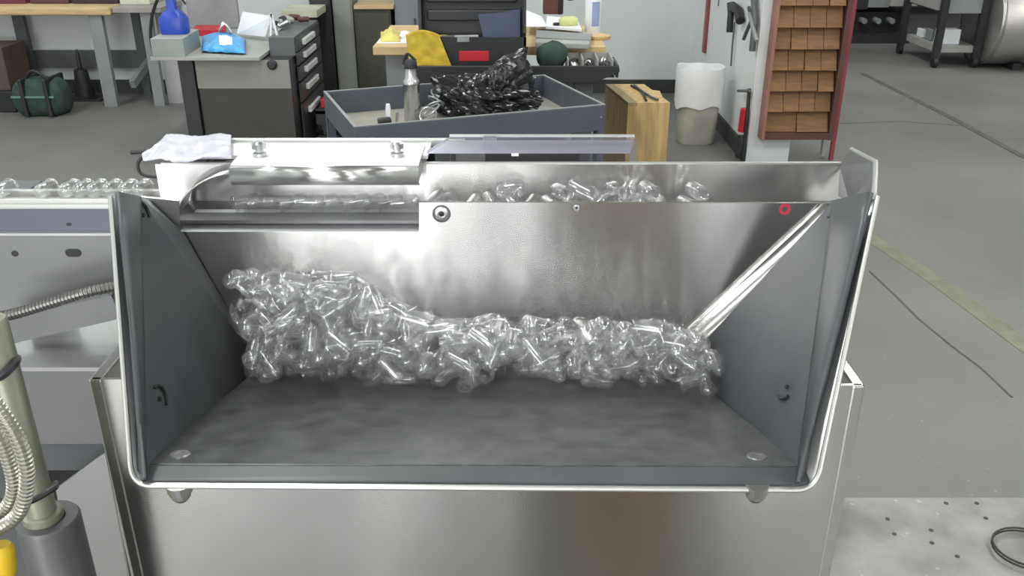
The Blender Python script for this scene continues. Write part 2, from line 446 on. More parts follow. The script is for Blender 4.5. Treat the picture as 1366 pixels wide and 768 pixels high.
# liners: sides, each a front strip and a main sheet
def side(FT, FB, IT, IB, BB, BT, sx, nm, BM=None):
    n = Vector((sx, 0, 0))
    b2 = BB + Vector((0, 0, -0.01)); mb = MB()
    if BM:
        P_ = [IT, IB, b2, BM, BT]; Q_ = [p + n * 0.006 for p in P_]
        mb.add(P_ + Q_, [(0, 1, 2), (0, 2, 3), (0, 3, 4), (5, 7, 6), (5, 8, 7), (5, 9, 8)] + [(i, (i + 1) % 5, (i + 1) % 5 + 5, i + 5) for i in range(5)])
    else:
        mb.prism([IT, IB, b2, BT], n * 0.006)
    mb.obj(nm, LINER, hop)
    def fn(a, b):                                           # rolled front edge
        o, i = mid(FT, FB, b), mid(IT, IB, b)
        p = mid(o, i, a); nn = Vector((-sx * 0.35, -0.9, 0.3)).normalized()
        return p + nn * (0.009 * math.sin(PI * a))
    MB().grid(fn, 8, 6).obj(nm + '_rolled_edge', LINER, hop, smooth=True, solid=0.004)
ILT, ILB = AtY(186, 262, 0.80), AtY(193, 640, 0.607)
IRT, IRB = AtY(1112, 268, 0.845), AtY(1064, 642, 0.61)
side(FTL + Vector((0.006, 0, 0.004)), FBL + Vector((0.01, 0.004, 0.012)), ILT, ILB, BBL, BTL, -1, 'side_liner', AtY(246, 312, PY - 0.003))
side(FTR + Vector((-0.006, 0, 0.004)), FBR + Vector((-0.012, 0.004, 0.012)), IRT, IRB, BBR, BTR, 1, 'side_liner')
def plane_pt(u, v, a, b, c):
    n = (b - a).cross(c - a); d = ray(u, v); o = Vector((0, 0, CAMZ))
    return o + d * ((a - o).dot(n) / d.dot(n)), n.normalized()
def liner_screw(u, v, pl3, arc0, arc1, r=0.008):
    p, n = plane_pt(u, v, *pl3)
    if n.dot(Vector((0, 0, CAMZ)) - p) < 0: n = -n
    MB().lathe([(0.0022, 0), (0.0018, 0.002), (0, 0.002)], 12, p, n).obj('liner_screw', BLACK, hop)
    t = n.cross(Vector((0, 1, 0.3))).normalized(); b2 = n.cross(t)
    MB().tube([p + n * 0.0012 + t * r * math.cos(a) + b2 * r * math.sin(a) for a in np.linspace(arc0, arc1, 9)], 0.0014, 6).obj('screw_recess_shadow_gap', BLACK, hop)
lpl, rpl = (ILT, ILB, BBL), (IRT, IRB, BBR)
liner_screw(212, 532, lpl, -2.9, -0.2, 0.012)
liner_screw(190, 287, lpl, -2.4, -0.6, 0.012)
liner_screw(1050, 516, rpl, 0.2, 1.6, 0.012)
liner_screw(1113, 278, rpl, 0.4, 1.6, 0.01)
for (u, v) in ((240, 606), (1010, 609)):
    p, n = plane_pt(u, v, IFL, IFR, BBR)
    if n.z < 0: n = -n
    MB().lathe([(0.009, 0), (0.008, 0.0012), (0.0045, 0.0012), (0.004, 0.0004), (0, 0.0004)], 18, p, n).obj('floor_screw', mat('screw_cap', (0.2, 0.2, 0.2), 0.35, 0.5), hop)
for (u, v) in ((243, 668), (1006, 672)):
    p = AtY(u, v, 0.604); n = Vector((0, 0, -1)); top = Vector((p.x, p.y, FBL.z - 0.001))
    MB().lathe([(0.010, 0), (0.010, 0.007)], 16, top, n).obj('washer', SCREW, hop)
    MB().lathe([(0.008, 0.007), (0.008, 0.012), (0.005, 0.016), (0, 0.017)], 12, top, n).obj('cap_nut', SCREW, hop)

# ------------------------------------------------------------------ elevator plate behind the hopper
elev = thing('elevator_frame', 'brushed stainless plate and channel rising behind the hopper floor', 'elevator', (0, PY, 1.1))
def pp(u, v, Y=PY): return AtY(u, v, Y)
MB().prism([pp(184, 268), pp(240, 309), pp(559, 309), pp(559, 270), pp(1130, 271), pp(905, 500), pp(330, 500)], (0, 0.004, 0)).obj('elevator_plate', PLATE, elev)
# bent edge along the right side of the plate
def bend(a, b):
    c = mid(pp(1134, 271, PY - 0.002), pp(905, 480, PY - 0.002), b)
    ang = a * PI / 2.2; r = 0.028
    return c + Vector((-r * (1 - math.sin(ang)) * 1.1, -r * (1 - math.cos(ang)) * 0.9, 0))
MB().grid(bend, 8, 8).obj('bent_plate_edge', PLATE, elev, smooth=True, solid=0.001)
MB().prism([pp(184, 262, PY + 0.002), pp(238, 268, PY + 0.002), pp(240, 310, PY + 0.002), pp(220, 306, PY + 0.002)], (0, 0.003, 0)).obj('plate_gusset', STEEL, elev)
# ledge and channel in the cut-out
TZ = pp(600, 270).z - 0.022                                 # channel floor height
LZ = pp(300, 309).z
MB().prism([pp(240, 309), pp(559, 309), AtZ(559, 279, LZ + 0.014), AtZ(262, 279, LZ + 0.014)], (0, 0.003, -0.003)).obj('sloped_ledge', mat('satin_ledge', (0.42, 0.42, 0.44), 0.5, 0.5, 0.08), elev)
GY = 1.0
MB().box(XU(236, GY, TZ), XU(1128, GY, TZ), PY + 0.004, GY, TZ - 0.004, TZ).obj('channel_floor', MILL, elev)
g0, g1 = ZV(268, GY), ZV(219, GY)
MB().box(XU(540, GY, g0), XU(1122, GY, g0), GY, GY + 0.003, TZ, g1).obj('channel_back_guard', PLATE, elev)
MB().box(XU(215, GY, g0), XU(540, GY, g0), GY, GY + 0.003, TZ, g1).obj('channel_back_guard', STEEL, elev)
MB().box(XU(215, GY, g1), XU(1122, GY, g1), GY - 0.001, GY + 0.004, g1, g1 + 0.002).obj('guard_edge', SATIN, elev)
# curled strip at the mouth of the channel
def curl(a, b):
    t = a * PI * 0.62
    c = AtY(304, 300, PY + 0.01)
    r = 0.062
    p = c + Vector((-r * math.cos(t), 0.006 + 0.03 * a, r * 0.86 * math.sin(t) - 0.004))
    return p + Vector((0, 0, 0)) + Vector((0, 0.045 * b, 0.004 * b))
MB().grid(curl, 16, 3).obj('curled_guide', STEEL, elev, smooth=True, solid=0.002)
for (u, v, r) in ((589, 285, 0.0085), (769, 277, 0.004)):
    p = pp(u, v, PY - 0.0002)
    MB().lathe([(r, 0), (r, 0.002), (r * 0.78, 0.0032), (r * 0.5, 0.0032), (r * 0.45, 0.001), (0, 0.001)], 20, p, (0, -1, 0)).obj('socket_screw', SCREW, elev, smooth=True)
    MB().lathe([(r * 0.4, 0), (0, 0.0012)], 6, p + Vector((0, -0.001, 0)), (0, -1, 0)).obj('screw_socket', BLACK, elev)
    MB().lathe([(r * 1.18, 0), (r * 1.18, 0.0006), (r, 0.0007)], 20, p, (0, -1, 0)).obj('screw_ring', GREYD, elev)
st = MB().lathe([(0.0065, 0), (0.0065, 0.0004), (0.0032, 0.0004), (0.0032, 0)], 16, pp(1047, 279, PY - 0.0003), (0, -1, 0), cap=False)
tag(st.obj('round_sticker', PINK), 'small round pink-red sticker on the stainless plate', 'sticker')

# ------------------------------------------------------------------ cover over the channel
cvz = g1 + 0.003
cov = thing('channel_cover', 'white-topped folded metal cover over the vial channel with two thumb screws', 'cover', (XU(430, GY, cvz), GY, cvz))
cl, cr = XU(306, 0.955, cvz), XU(558, 0.955, cvz)
def cvr(a, b):
    x = cl + (cr - cl) * b
    prof = [(1.045, cvz + 0.008), (1.0, cvz + 0.008), (0.965, cvz + 0.0075), (0.957, cvz + 0.004), (0.955, cvz - 0.004), (0.956, cvz - 0.010), (0.960, cvz - 0.014), (0.968, cvz - 0.0165)]
    k = a * (len(prof) - 1); i = min(int(k), len(prof) - 2); t = k - i
    y = prof[i][0] * (1 - t) + prof[i + 1][0] * t; z = prof[i][1] * (1 - t) + prof[i + 1][1] * t
    return Vector((x, y, z))
MB().grid(lambda a, b: cvr(a * 2.4 / 7, b), 4, 1).obj('cover_top', WHITE, cov, solid=0.002)
MB().grid(lambda a, b: cvr(2.4 / 7 + a * 4.6 / 7, b), 14, 1).obj('cover_front_lip', STEEL, cov, smooth=True, solid=0.002)
MB().box(cr - 0.002, cr, 0.96, 1.04, cvz - 0.01, cvz + 0.007).obj('cover_end', SATIN, cov)
for u in (347, 530):
    p = AtZ(u, 209, cvz + 0.008)
    MB().lathe([(0.0075, 0), (0.0075, 0.005), (0.0045, 0.006), (0.0045, 0.009), (0.008, 0.010), (0.008, 0.016), (0.006, 0.018), (0, 0.018)], 18, p, (0, 0, 1)).obj('thumb_screw', SCREW, cov, smooth=True)
# long lid strip behind it
lid = thing('flat_lid', 'long white lid strip lying behind the folded channel cover', 'lid', (XU(420, 1.1, cvz), 1.1, cvz))
y0, y1 = 1.006, YV(189, cvz + 0.006)
MB().box(XU(262, 1.05, cvz), XU(575, 1.05, cvz), y0, y1, cvz + 0.001, cvz + 0.006).obj('lid_sheet', WHITE, lid, bevel=0.001)
MB().box(XU(300, 1.05, cvz), XU(620, 1.05, cvz), y1 - 0.004, y1 + 0.004, cvz + 0.001, cvz + 0.010).obj('lid_back_rail', SATIN, lid, bevel=0.001)
# crumpled film at the left end
def film(a, b):
    u = 192 + 118 * a; v = 226 - 38 * b - 8 * a * (1 - b)
    if a < 0.3: v = 222 - (34 * min(1, a / 0.3 + 0.12)) * b
    p = AtZ(u, v, cvz + 0.004)
    q = noise.noise(Vector((a * 5, b * 4, 1.7))) * 0.004 + noise.noise(Vector((a * 21, b * 17, 4))) * 0.0012
    return p + Vector((0, 0, 0.007 + q + 0.006 * math.sin(PI * b)))
f = MB().grid(film, 34, 16).obj('plastic_film', FILM, smooth=True, solid=0.0008)
tag(f, 'crumpled clear plastic film bunched at the end of the lid', 'plastic film')
hk = MB().tube(arc_pts([AtY(175, 203, 1.04), AtY(212, 201, 1.04)], 4), 0.0028, 8)
hk.tube(arc_pts([AtY(192, 207, 1.03), AtY(184, 218, 1.025), AtY(189, 232, 1.02), AtY(214, 237, 1.02)], 6), 0.002, 8)
tag(hk.obj('black_cable', BLACK, smooth=True), 'short black cable loop beside the crumpled film', 'cable')
# clear acrylic box lid on the right
ac = thing('acrylic_guard', 'clear acrylic guard box standing behind the channel, seen through', 'guard', (XU(710, 1.06, cvz), 1.06, cvz))
ax0, ax1 = XU(572, 1.02, cvz), XU(838, 1.02, cvz)
bx0, bx1 = XU(600, y1, cvz), XU(846, y1, cvz)
zt = cvz + 0.008
MB().prism([(ax0, 1.006, zt), (ax1, 1.006, zt), (bx1, y1, zt), (bx0, y1, zt)], (0, 0, 0.004)).obj('top_sheet', ACRYL, ac)
MB().prism([(ax1, 1.006, zt), (bx1, y1, zt), (bx1, y1, zt - 0.05), (ax1, 1.006, zt - 0.05)], (0.004, 0, 0)).obj('end_sheet', ACRYL, ac)
MB().box(bx0, bx1, y1, y1 + 0.004, zt - 0.05, zt + 0.004).obj('back_sheet', ACRYL, ac)
MB().box(bx0, bx1, y1 - 0.001, y1 + 0.005, zt + 0.004, zt + 0.006).obj('polished_edge', SATIN, ac)
p = AtZ(652, 205, zt + 0.004)
MB().box(p.x - 0.008, p.x + 0.008, 1.01, y1 - 0.005, zt + 0.004, zt + 0.007).obj('cross_strip', ACRYL, ac)
p = AtZ(687, 207, zt + 0.0042)
MB().box(p.x - 0.004, p.x + 0.004, p.y - 0.003, p.y + 0.003, zt + 0.004, zt + 0.0055).obj('white_clip', WHITE, ac)

# ------------------------------------------------------------------ machine body below the hopper
body = thing('steel_cabinet', 'brushed stainless cabinet front below the hopper, reflecting the workshop', 'machine', (0, 0.8, 0.35))
BYF = 0.775
bz = lambda v: ZV(v, BYF)
bl, br = XU(134, BYF, bz(560)), XU(1142, BYF, bz(560))
zt_l, zt_r = bz(506), bz(514)
nzl = bz(640)
MB().prism([(bl, BYF, 0), (br, BYF, 0), (br, BYF, zt_r), (0.30, BYF, zt_r), (0.262, BYF, nzl), (-0.325, BYF, nzl), (-0.345, BYF, zt_l), (bl, BYF, zt_l)], (0, 0.004, 0)).obj('front_panel', BODY, body)
MB().box(bl - 0.003, bl + 0.010, BYF - 0.001, BYF + 0.09, 0, zt_l).obj('corner_return', BODY, body, bevel=0.002)
MB().box(br - 0.010, br + 0.003, BYF - 0.001, BYF + 0.09, 0, zt_r).obj('corner_return', BODY, body, bevel=0.002)
for v in (632, 720):
    p = AtY(126, v, BYF + 0.03)
    MB().lathe([(0.006, 0), (0.006, 0.004), (0.004, 0.008), (0, 0.008)], 10, (bl - 0.004, BYF + 0.025, p.z), (-1, 0, 0)).obj('panel_bolt', SCREW, body)

# machine base deck
dz = 0.75
deck = thing('machine_deck', 'worn speckled steel base deck with drilled holes beside the cabinet', 'machine deck', (0.8, 1.1, dz))
dy = YV(663, dz)
MB().box(XU(1050, dy, dz), 1.3, 0.3, dy, dz - 0.02, dz).obj('deck_plate', DECKM, deck, bevel=0.002)
for (x, y) in ((1.2, 0.4), (1.2, dy - 0.1), (0.6, dy - 0.1)):
    MB().box(x - 0.03, x + 0.03, y - 0.03, y + 0.03, 0, dz - 0.02).obj('deck_leg', GREYD, deck)
for (u, v) in ((1184, 692), (1193, 712), (1242, 707), (1315, 691), (1303, 671), (1262, 671), (1277, 742), (1243, 724)):
    p = AtZ(u, v, dz)
    MB().lathe([(0.0035, 0), (0.0035, 0.0006)], 12, (p.x, p.y, dz), (0, 0, 1)).obj('drilled_hole', BLACK, deck)
c = AtZ(1372, 735, dz + 0.003)
cb = MB().tube([c + Vector((0.05 * math.cos(a), 0.045 * math.sin(a), 0.0008 * a)) for a in np.linspace(0, 4 * PI, 60)], 0.0016, 6)
tag(cb.obj('thin_cable', BLACK, smooth=True), 'thin black cable coiled on the speckled deck', 'cable')

# ------------------------------------------------------------------ conveyor on the left
RY = GY + 0.012
conv = thing('conveyor_rail', 'aluminium conveyor rail carrying single vials to the hopper channel', 'conveyor', (-0.65, RY, 1.2))
rx0, rx1 = -1.1, XU(218, RY, TZ)
rz = ZV(262, RY)
MB().box(rx0, rx1, RY - 0.012, RY - 0.006, rz - 0.006, rz + 0.001).obj('front_rail', SATIN, conv, bevel=0.001)
MB().box(rx0, rx1, RY + 0.012, RY + 0.018, rz - 0.006, rz + 0.004).obj('rear_rail', SATIN, conv, bevel=0.001)
CZ0 = ZV(275, RY - 0.02)
MB().box(rx0, XU(300, RY, TZ), RY - 0.02, RY + 0.03, CZ0 - 0.004, CZ0 + 0.001).obj('rail_bed', SATIN, conv, bevel=0.001)
zb = ZV(308, RY - 0.016)
MB().box(rx0, XU(240, RY, TZ), RY - 0.016, RY + 0.02, zb, CZ0 - 0.004).obj('upper_beam', mat('anodised_beam', (0.14, 0.155, 0.185), 0.4, 0.7, 0.05), conv)
MB().box(rx0, XU(240, RY, TZ), RY - 0.024, RY + 0.02, zb - 0.003, zb).obj('beam_edge', SATIN, conv)
zl = ZV(420, RY - 0.016)
MB().box(rx0, XU(240, RY, TZ), RY - 0.018, RY - 0.012, zl, zb - 0.003).obj('side_plate', MILL, conv)
def slot(u, v, hw, hh, Y):
    p = AtY(u, v, Y); pts = []
    for s_, a0 in ((1, -PI / 2), (-1, PI / 2)):
        for k in range(9):
            a = a0 + PI * k / 8
            pts.append(p + Vector((s_ * (hw - hh) + hh * math.cos(a), 0, hh * math.sin(a))))
    MB().prism(pts, (0, -0.0008, 0)).obj('slot_hole', BLACK, conv)
slot(98, 337, 0.0095, 0.005, RY - 0.018)
slot(20, 338, 0.004, 0.0038, RY - 0.018)
slot(92, 299, 0.003, 0.0018, RY - 0.016)
for x in (-1.0, -0.62): MB().box(x - 0.02, x + 0.02, RY + 0.05, RY + 0.09, 0, CZ0 - 0.004).box(x - 0.02, x + 0.02, RY + 0.02, RY + 0.05, zb, CZ0 - 0.004).obj('conveyor_leg', GREYD, conv)
# box under the conveyor
bt = CAMZ - 0.515
sb = thing('drive_box', 'bright stainless drive box under the conveyor side plate', 'box', (-0.5, 0.98, bt))
fy, by = YV(490, bt), YV(418, bt)
MB().box(-1.1, XU(235, fy, bt), fy, by, bt - 0.005, bt).obj('box_top', SHINY, sb)
MB().box(-1.1, XU(235, fy, bt), fy, fy + 0.005, ZV(592, fy), bt - 0.005).obj('box_front', MILL, sb)
MB().box(-1.1, XU(235, fy, bt), fy + 0.02, by, ZV(640, fy), ZV(592, fy)).obj('box_base', GREYD, sb)
MB().box(-0.9, -0.6, fy + 0.04, by - 0.02, 0, ZV(640, fy)).obj('box_pedestal', GREYD, sb)
arm = MB().bar(AtY(-20, 446, 0.93), AtY(160, 404, 0.93), 0.02, 0.03)
tag(arm.obj('conduit_support', MILL), 'grey flat support arm running under the ribbed conduit', 'support arm')
# lower sheet seen left of the cabinet
ls = thing('lower_guard', 'bright sheet-metal guard standing low beside the cabinet corner', 'guard', (-0.47, 0.9, 0.6))
MB().prism([AtY(140, 604, 0.89), AtY(128, 612, 0.89), AtY(74, 652, 0.89), Vector((AtY(70, 800, 0.89).x, 0.89, 0)), Vector((AtY(150, 800, 0.89).x, 0.89, 0))], (0, 0.004, 0)).obj('guard_sheet', SHINY, ls)
MB().bar(AtY(82, 700, 0.885), AtY(90, 790, 0.885), 0.012, 0.01).obj('guard_bracket', WHITE, ls)

# ------------------------------------------------------------------ post, clamp base and conduits at the left edge
POY = 0.70
px = XU(34, POY, CAMZ - 0.485)
post = thing('support_post', 'olive grey round post rising from a dark grey collar', 'post', (px, POY, 0.6))
cz = ZV(690, POY)
MB().lathe([(0.0135, 0.5), (0.0135, 1.30), (0.012, 1.302), (0, 1.302)], 28, (px, POY, 0), (0, 0, 1)).obj('post_tube', OLIVE, post, smooth=True)
MB().lathe([(0.06, 0), (0.06, 0.02), (0.029, 0.03), (0.029, cz - 0.003), (0.027, cz), (0.016, cz), (0.0145, cz - 0.003)], 32, (px + 0.004, POY, 0), (0, 0, 1)).obj('post_collar', mat('collar_grey', (0.13, 0.13, 0.13), 0.45, 0.4), post, smooth=True)
MB().lathe([(0.0185, cz), (0.0175, cz + 0.006), (0.0145, cz + 0.008)], 28, (px, POY, 0), (0, 0, 1)).obj('post_ring', OLIVE, post, smooth=True)
MB().cyl((px + 0.02, POY - 0.022, cz - 0.07), (px + 0.024, POY - 0.03, cz - 0.07), 0.004, 10).obj('set_screw', BLACK, post)
def conduit(pts, r, name, label, m=CONDM, dens=14, grp=None):
    P = arc_pts(pts, dens)
    # resample evenly and rib the surface
    L_ = [0]
    for a, b in zip(P[:-1], P[1:]): L_.append(L_[-1] + (b - a).length)
    step = r * 0.16; n = int(L_[-1] / step); Q = []; j = 0
    for i in range(n + 1):
        s_ = i * step
        while j < len(L_) - 2 and L_[j + 1] < s_: j += 1
        t_ = (s_ - L_[j]) / max(1e-9, L_[j + 1] - L_[j]); Q.append(P[j] + (P[j + 1] - P[j]) * t_)
    o = MB().tube(Q, lambda i: r * (1.0 if i % 4 in (0, 1) else 0.82), 12).obj(name, m, smooth=False)
    return tag(o, label, 'conduit', grp)
conduit([AtY(-30, 428, 0.9), AtY(20, 418, 0.9), AtY(80, 400, 0.905), AtY(120, 389, 0.91), AtY(170, 379, 0.93)], 0.0065, 'ribbed_conduit', 'ribbed metal conduit running up to the hopper side', mat('dark_conduit', (0.2, 0.2, 0.19), 0.4, 0.9))
conduit([AtY(-40, 500, 0.60), AtY(-5, 540, 0.60), AtY(26, 590, 0.6), AtY(36, 640, 0.6), AtY(20, 690, 0.6), AtY(-40, 722, 0.6)], 0.0062, 'coiled_conduit', 'outer ribbed metal conduit looped in front of the olive post')
conduit([AtY(-40, 530, 0.615), AtY(-8, 568, 0.615), AtY(10, 610, 0.615), AtY(18, 650, 0.615), AtY(4, 680, 0.615), AtY(-40, 700, 0.615)], 0.0058, 'coiled_conduit', 'inner ribbed metal conduit nested inside the larger loop')
for (u0, v0, u1, v1, lab) in ((-24, 500, 18, 486, 'black cable tie around the top of the olive post'), (-5, 668, 70, 652, 'black cable tie binding the looped conduits to the post')):
    Y_ = POY if v0 < 600 else 0.655
    tpts = arc_pts([AtY(u0, v0, Y_ - 0.02), AtY((u0 + u1) / 2, max(v0, v1) + 3, Y_ - 0.024), AtY(u1, v1, Y_ - 0.012), AtY(u1 + 4, v1 - 8, Y_ + 0.01)], 6)
    tag(MB().tube(tpts, 0.0042 if v0 < 600 else 0.003, 8).obj('cable_tie', BLACK, smooth=True), lab, 'cable tie')
yc = thing('cable_connector', 'yellow cable connector hanging below the looped conduits', 'connector', AtY(6, 760, 0.6))
MB().lathe([(0.011, 0), (0.012, 0.01), (0.012, 0.024), (0.009, 0.028), (0, 0.028)], 16, AtY(4, 766, 0.6), (0, 0.2, 1)).obj('connector_body', YELP, yc, smooth=True)
MB().cyl(AtY(4, 764, 0.6), AtY(10, 830, 0.6), 0.0055, 12).obj('connector_cable', YELP, yc, smooth=True)

# ------------------------------------------------------------------ vials
VR, VL = 0.0085, 0.034
def vial_mesh():
    h = VL / 2; prof = [(VR * 0.80, -h + 0.0005), (VR * 1.1, -h), (VR * 1.15, -h + 0.0012), (VR * 1.1, -h + 0.0034), (VR * 0.97, -h + 0.0042)]
    dome = 0.0075
    prof += [(VR, h - dome)] + [(VR * math.cos(a), h - dome + dome * math.sin(a)) for a in np.linspace(0.3, PI / 2 - 0.02, 5)]
    inn = [(VR * 0.80 * math.cos(a), h - dome + (dome - 0.0016) * math.sin(a)) for a in np.linspace(PI / 2 - 0.02, 0.3, 4)]
    prof += inn + [(VR * 0.80, h - dome), (VR * 0.80, -h + 0.0005)]
    o = MB().lathe(prof, 16, cap=False).obj('glass_vial', VIAL, smooth=True)
    return o
proto = vial_mesh(); used = [False]
def place_vial(c, d, label, group):
    o = proto if not used[0] else proto.copy()
    if used[0]: COL.objects.link(o)
    used[0] = True
    q = Vector((0, 0, 1)).rotation_difference(Vector(d).normalized())
    o.matrix_basis = Matrix.Translation(c) @ q.to_matrix().to_4x4()
    tag(o, label, 'vial', group)
    return o
def interp(x, pts):
    return float(np.interp(x, [p[0] for p in pts], [p[1] for p in pts]))
VTOP = [(275, 385), (290, 362), (302, 356), (430, 362), (485, 368), (500, 392), (545, 402), (575, 420), (700, 424), (900, 430), (938, 438), (956, 462), (975, 500)]
VFRT = [(325, 512), (345, 516), (400, 522), (520, 520), (620, 524), (690, 505), (750, 515), (790, 532), (880, 526), (955, 536), (975, 528)]
fn_ = (IFR - IFL).cross(BBL - IFL).normalized()
if fn_.z < 0: fn_ = -fn_
def wall_plane(a, b, c, inward):
    n = (b - a).cross(c - a).normalized()
    return (a, n if n.dot(inward) > 0 else -n)
planes = [(IFL, fn_), wall_plane(ILB, BBL, BTL, Vector((1, 0, 0))), wall_plane(IRB, BBR, BTR, Vector((-1, 0, 0)))]
rng = random.Random(11)
sph = np.zeros((0, 3)); heap = []
offs = np.linspace(-(VL / 2 - VR), VL / 2 - VR, 4)
RR = VR * 1.0
def settle(x, y, d):
    cs = [Vector((x, y, 0)) + Vector(d) * o for o in offs]
    z = -9
    for c in cs:
        if c.y > PY - 0.004 - RR: return None
        for (a, n) in planes:                               # n.(c + z k - a) >= RR
            k = n.z
            if k < 0.02: continue
            z = max(z, (RR - n.dot(c - a)) / k)
    if len(sph):
        for c in cs:
            dh2 = (sph[:, 0] - c.x) ** 2 + (sph[:, 1] - c.y) ** 2
            m = dh2 < (1.94 * RR) ** 2
            if m.any():
                z = max(z, float((sph[m, 2] + np.sqrt((1.94 * RR) ** 2 - dh2[m])).max()) - c.z)
    return z
fails = 0
while fails < 60 and len(heap) < 300:
    best = None
    for _ in range(14):
        u = rng.uniform(290, 975); Yc = rng.uniform(0.80, PY - 0.012)
        x = XU(u, Yc, 1.15)
        th = rng.uniform(0, 2 * PI) if rng.random() < 0.55 else -PI / 2 + rng.gauss(0, 0.45); el = rng.gauss(0.05, 0.28)
        d = (math.cos(th) * math.cos(el), math.sin(th) * math.cos(el), math.sin(el))
        z = settle(x, Yc, d)
        if z is None: continue
        uu, vv = UV((x, Yc, z))
        ok = True
        for sgn in (-1, 1):
            e = Vector((x, Yc, z)) + Vector(d) * (VL / 2 * sgn)
            ue, ve = UV(e)
            if ve - 6 < interp(ue, VTOP) or ve + 9 > interp(ue, VFRT) or ue > 972 or ue < interp(ve, [(350, 290), (390, 300), (430, 322), (520, 332)]): ok = False
        if not ok: continue
        sc_ = z + 0.15 * abs(Yc - 0.9)
        if best is None or sc_ < best[0]: best = (sc_, x, Yc, z, d)
    if best is None: fails += 1; continue
    fails = 0
    _, x, y, z, d = best
    heap.append((Vector((x, y, z)), d))
    sph = np.vstack([sph, [tuple(Vector((x, y, z)) + Vector(d) * o) for o in offs]])
for c, d in heap:
    place_vial(c, d, 'clear vial lying in the heap on the dark hopper floor', 'vials heaped in the hopper')
print('HEAP', len(heap))
# vials in the channel behind the plate
tr = random.Random(5)
last = []
for u in list(range(578, 940, 13)):
    if u > 880 and u < 905: continue
    for lay in (0, 1):
        if lay and tr.random() < 0.55: continue
        th = tr.uniform(-0.5, 0.5) + (PI if tr.random() < 0.5 else 0)
        Y_ = 0.962 + tr.uniform(-0.006, 0.012)
        z_ = TZ + VR * 1.15 + lay * 0.0155
        c = Vector((XU(u + tr.uniform(-2, 2), Y_, z_), Y_, z_))
        if any((c - q).length < 0.0172 for q in last): continue
        last.append(c)
        place_vial(c, (math.cos(th) * 0.35, math.sin(th) + 0.75, tr.uniform(-0.1, 0.25)), 'clear vial lying in the channel between plate and back guard', 'vials in the channel')
for u in range(330, 552, 21):
    th = tr.uniform(-0.8, 0.8)
    Y_ = 0.968; z_ = TZ + VR * 1.15
    place_vial(Vector((XU(u, Y_, z_), Y_, z_)), (math.cos(th), math.sin(th) * 0.6 + 0.3, 0.02), 'clear vial in the channel beneath the folded white cover', 'vials under the cover')
for u in (2, 58, 90, 108, 127, 147, 168, 187):
    z_ = rz + 0.008
    place_vial(Vector((XU(u, RY, z_), RY + 0.004, z_)), (0.02, -1, 0.10), 'clear vial riding on the aluminium conveyor rail', 'vials on the conveyor rail')

# ------------------------------------------------------------------ utility cart with tray
CTZ = 0.80
ca = [AtZ(472, 170, CTZ), AtZ(808, 140, CTZ), AtZ(742, 106, CTZ), AtZ(461, 119, CTZ)]
org = ca[0]; ang = math.atan2((ca[1] - ca[0]).y, (ca[1] - ca[0]).x)
cw = (ca[1] - ca[0]).length; cd = 0.66
cart = thing('utility_cart', 'blue-grey metal utility cart whose deep tray holds the thermos and black bag', 'cart', (org.x, org.y, 0), ang)
def P(name, mb, m, root, **k): return mb.obj(name, m, root, world=False, **k)
dpt = 0.105
P('tray_floor', MB().box(0.004, cw - 0.004, 0.004, cd - 0.004, CTZ - dpt, CTZ - dpt + 0.006), TRAYF, cart)
for (a, b, c, d) in ((0, cw, 0, 0.012), (0, cw, cd - 0.012, cd), (0, 0.012, 0.012, cd - 0.012), (cw - 0.012, cw, 0.012, cd - 0.012)):
    P('tray_side', MB().box(a, b, c, d, CTZ - dpt, CTZ), BLUEG, cart, bevel=0.003)
    P('tray_rim', MB().box(a, b, c, d, CTZ, CTZ + 0.003), GREYM, cart)
for x in (0.0, cw - 0.035):
    for y in (0.0, cd - 0.035):
        P('leg', MB().box(x, x + 0.035, y, y + 0.004, 0.1, CTZ - dpt).box(x, x + 0.004, y, y + 0.035, 0.1, CTZ - dpt), BLUEG, cart)
        P('caster', MB().lathe([(0.05, -0.015), (0.05, 0.015)], 18, (x + 0.018, y + 0.018, 0.05), (1, 0, 0)), BLACK, cart)
P('lower_shelf', MB().box(0, cw, 0, cd, 0.2, 0.212).box(0, cw, 0, 0.01, 0.2, 0.28), BLUEG, cart)
for z in (CTZ - 0.05, 0.5):
    P('rivet', MB().lathe([(0.006, 0), (0.004, 0.003), (0, 0.003)], 10, (cw - 0.018, 0, z), (0, -1, 0)), SCREW, cart)
P('lower_box', MB().box(cw - 0.36, cw - 0.06, 0.1, 0.5, 0.212, 0.6), BLACKM, cart, bevel=0.01)
tf = CTZ - dpt + 0.006
def on_tray(u, v): return AtZ(u, v, tf)
# thermos
p = on_tray(551, 161)
th = thing('steel_thermos', 'brushed steel bottle with black cap standing in the cart tray', 'bottle', p)
hh = 0.235
MB().lathe([(0.034, 0), (0.036, 0.004), (0.036, hh * 0.66), (0.037, hh * 0.68), (0.033, hh * 0.74), (0.026, hh * 0.8), (0.026, hh * 0.95), (0.024, hh * 0.96), (0, hh * 0.96)], 28, p, (0, 0, 1)).obj('bottle_body', STEELB, th, smooth=True)
MB().lathe([(0.027, hh * 0.95), (0.028, hh * 1.05), (0.02, hh * 1.1), (0, hh * 1.1)], 24, p, (0, 0, 1)).obj('bottle_cap', BLACK, th, smooth=True)
MB().tube(arc_pts([p + Vector((-0.03, 0, hh * 1.02)), p + Vector((-0.012, 0, hh * 1.2)), p + Vector((0.024, 0, hh * 1.08))], 6), 0.006, 8).obj('cap_loop', BLACK, th, smooth=True)
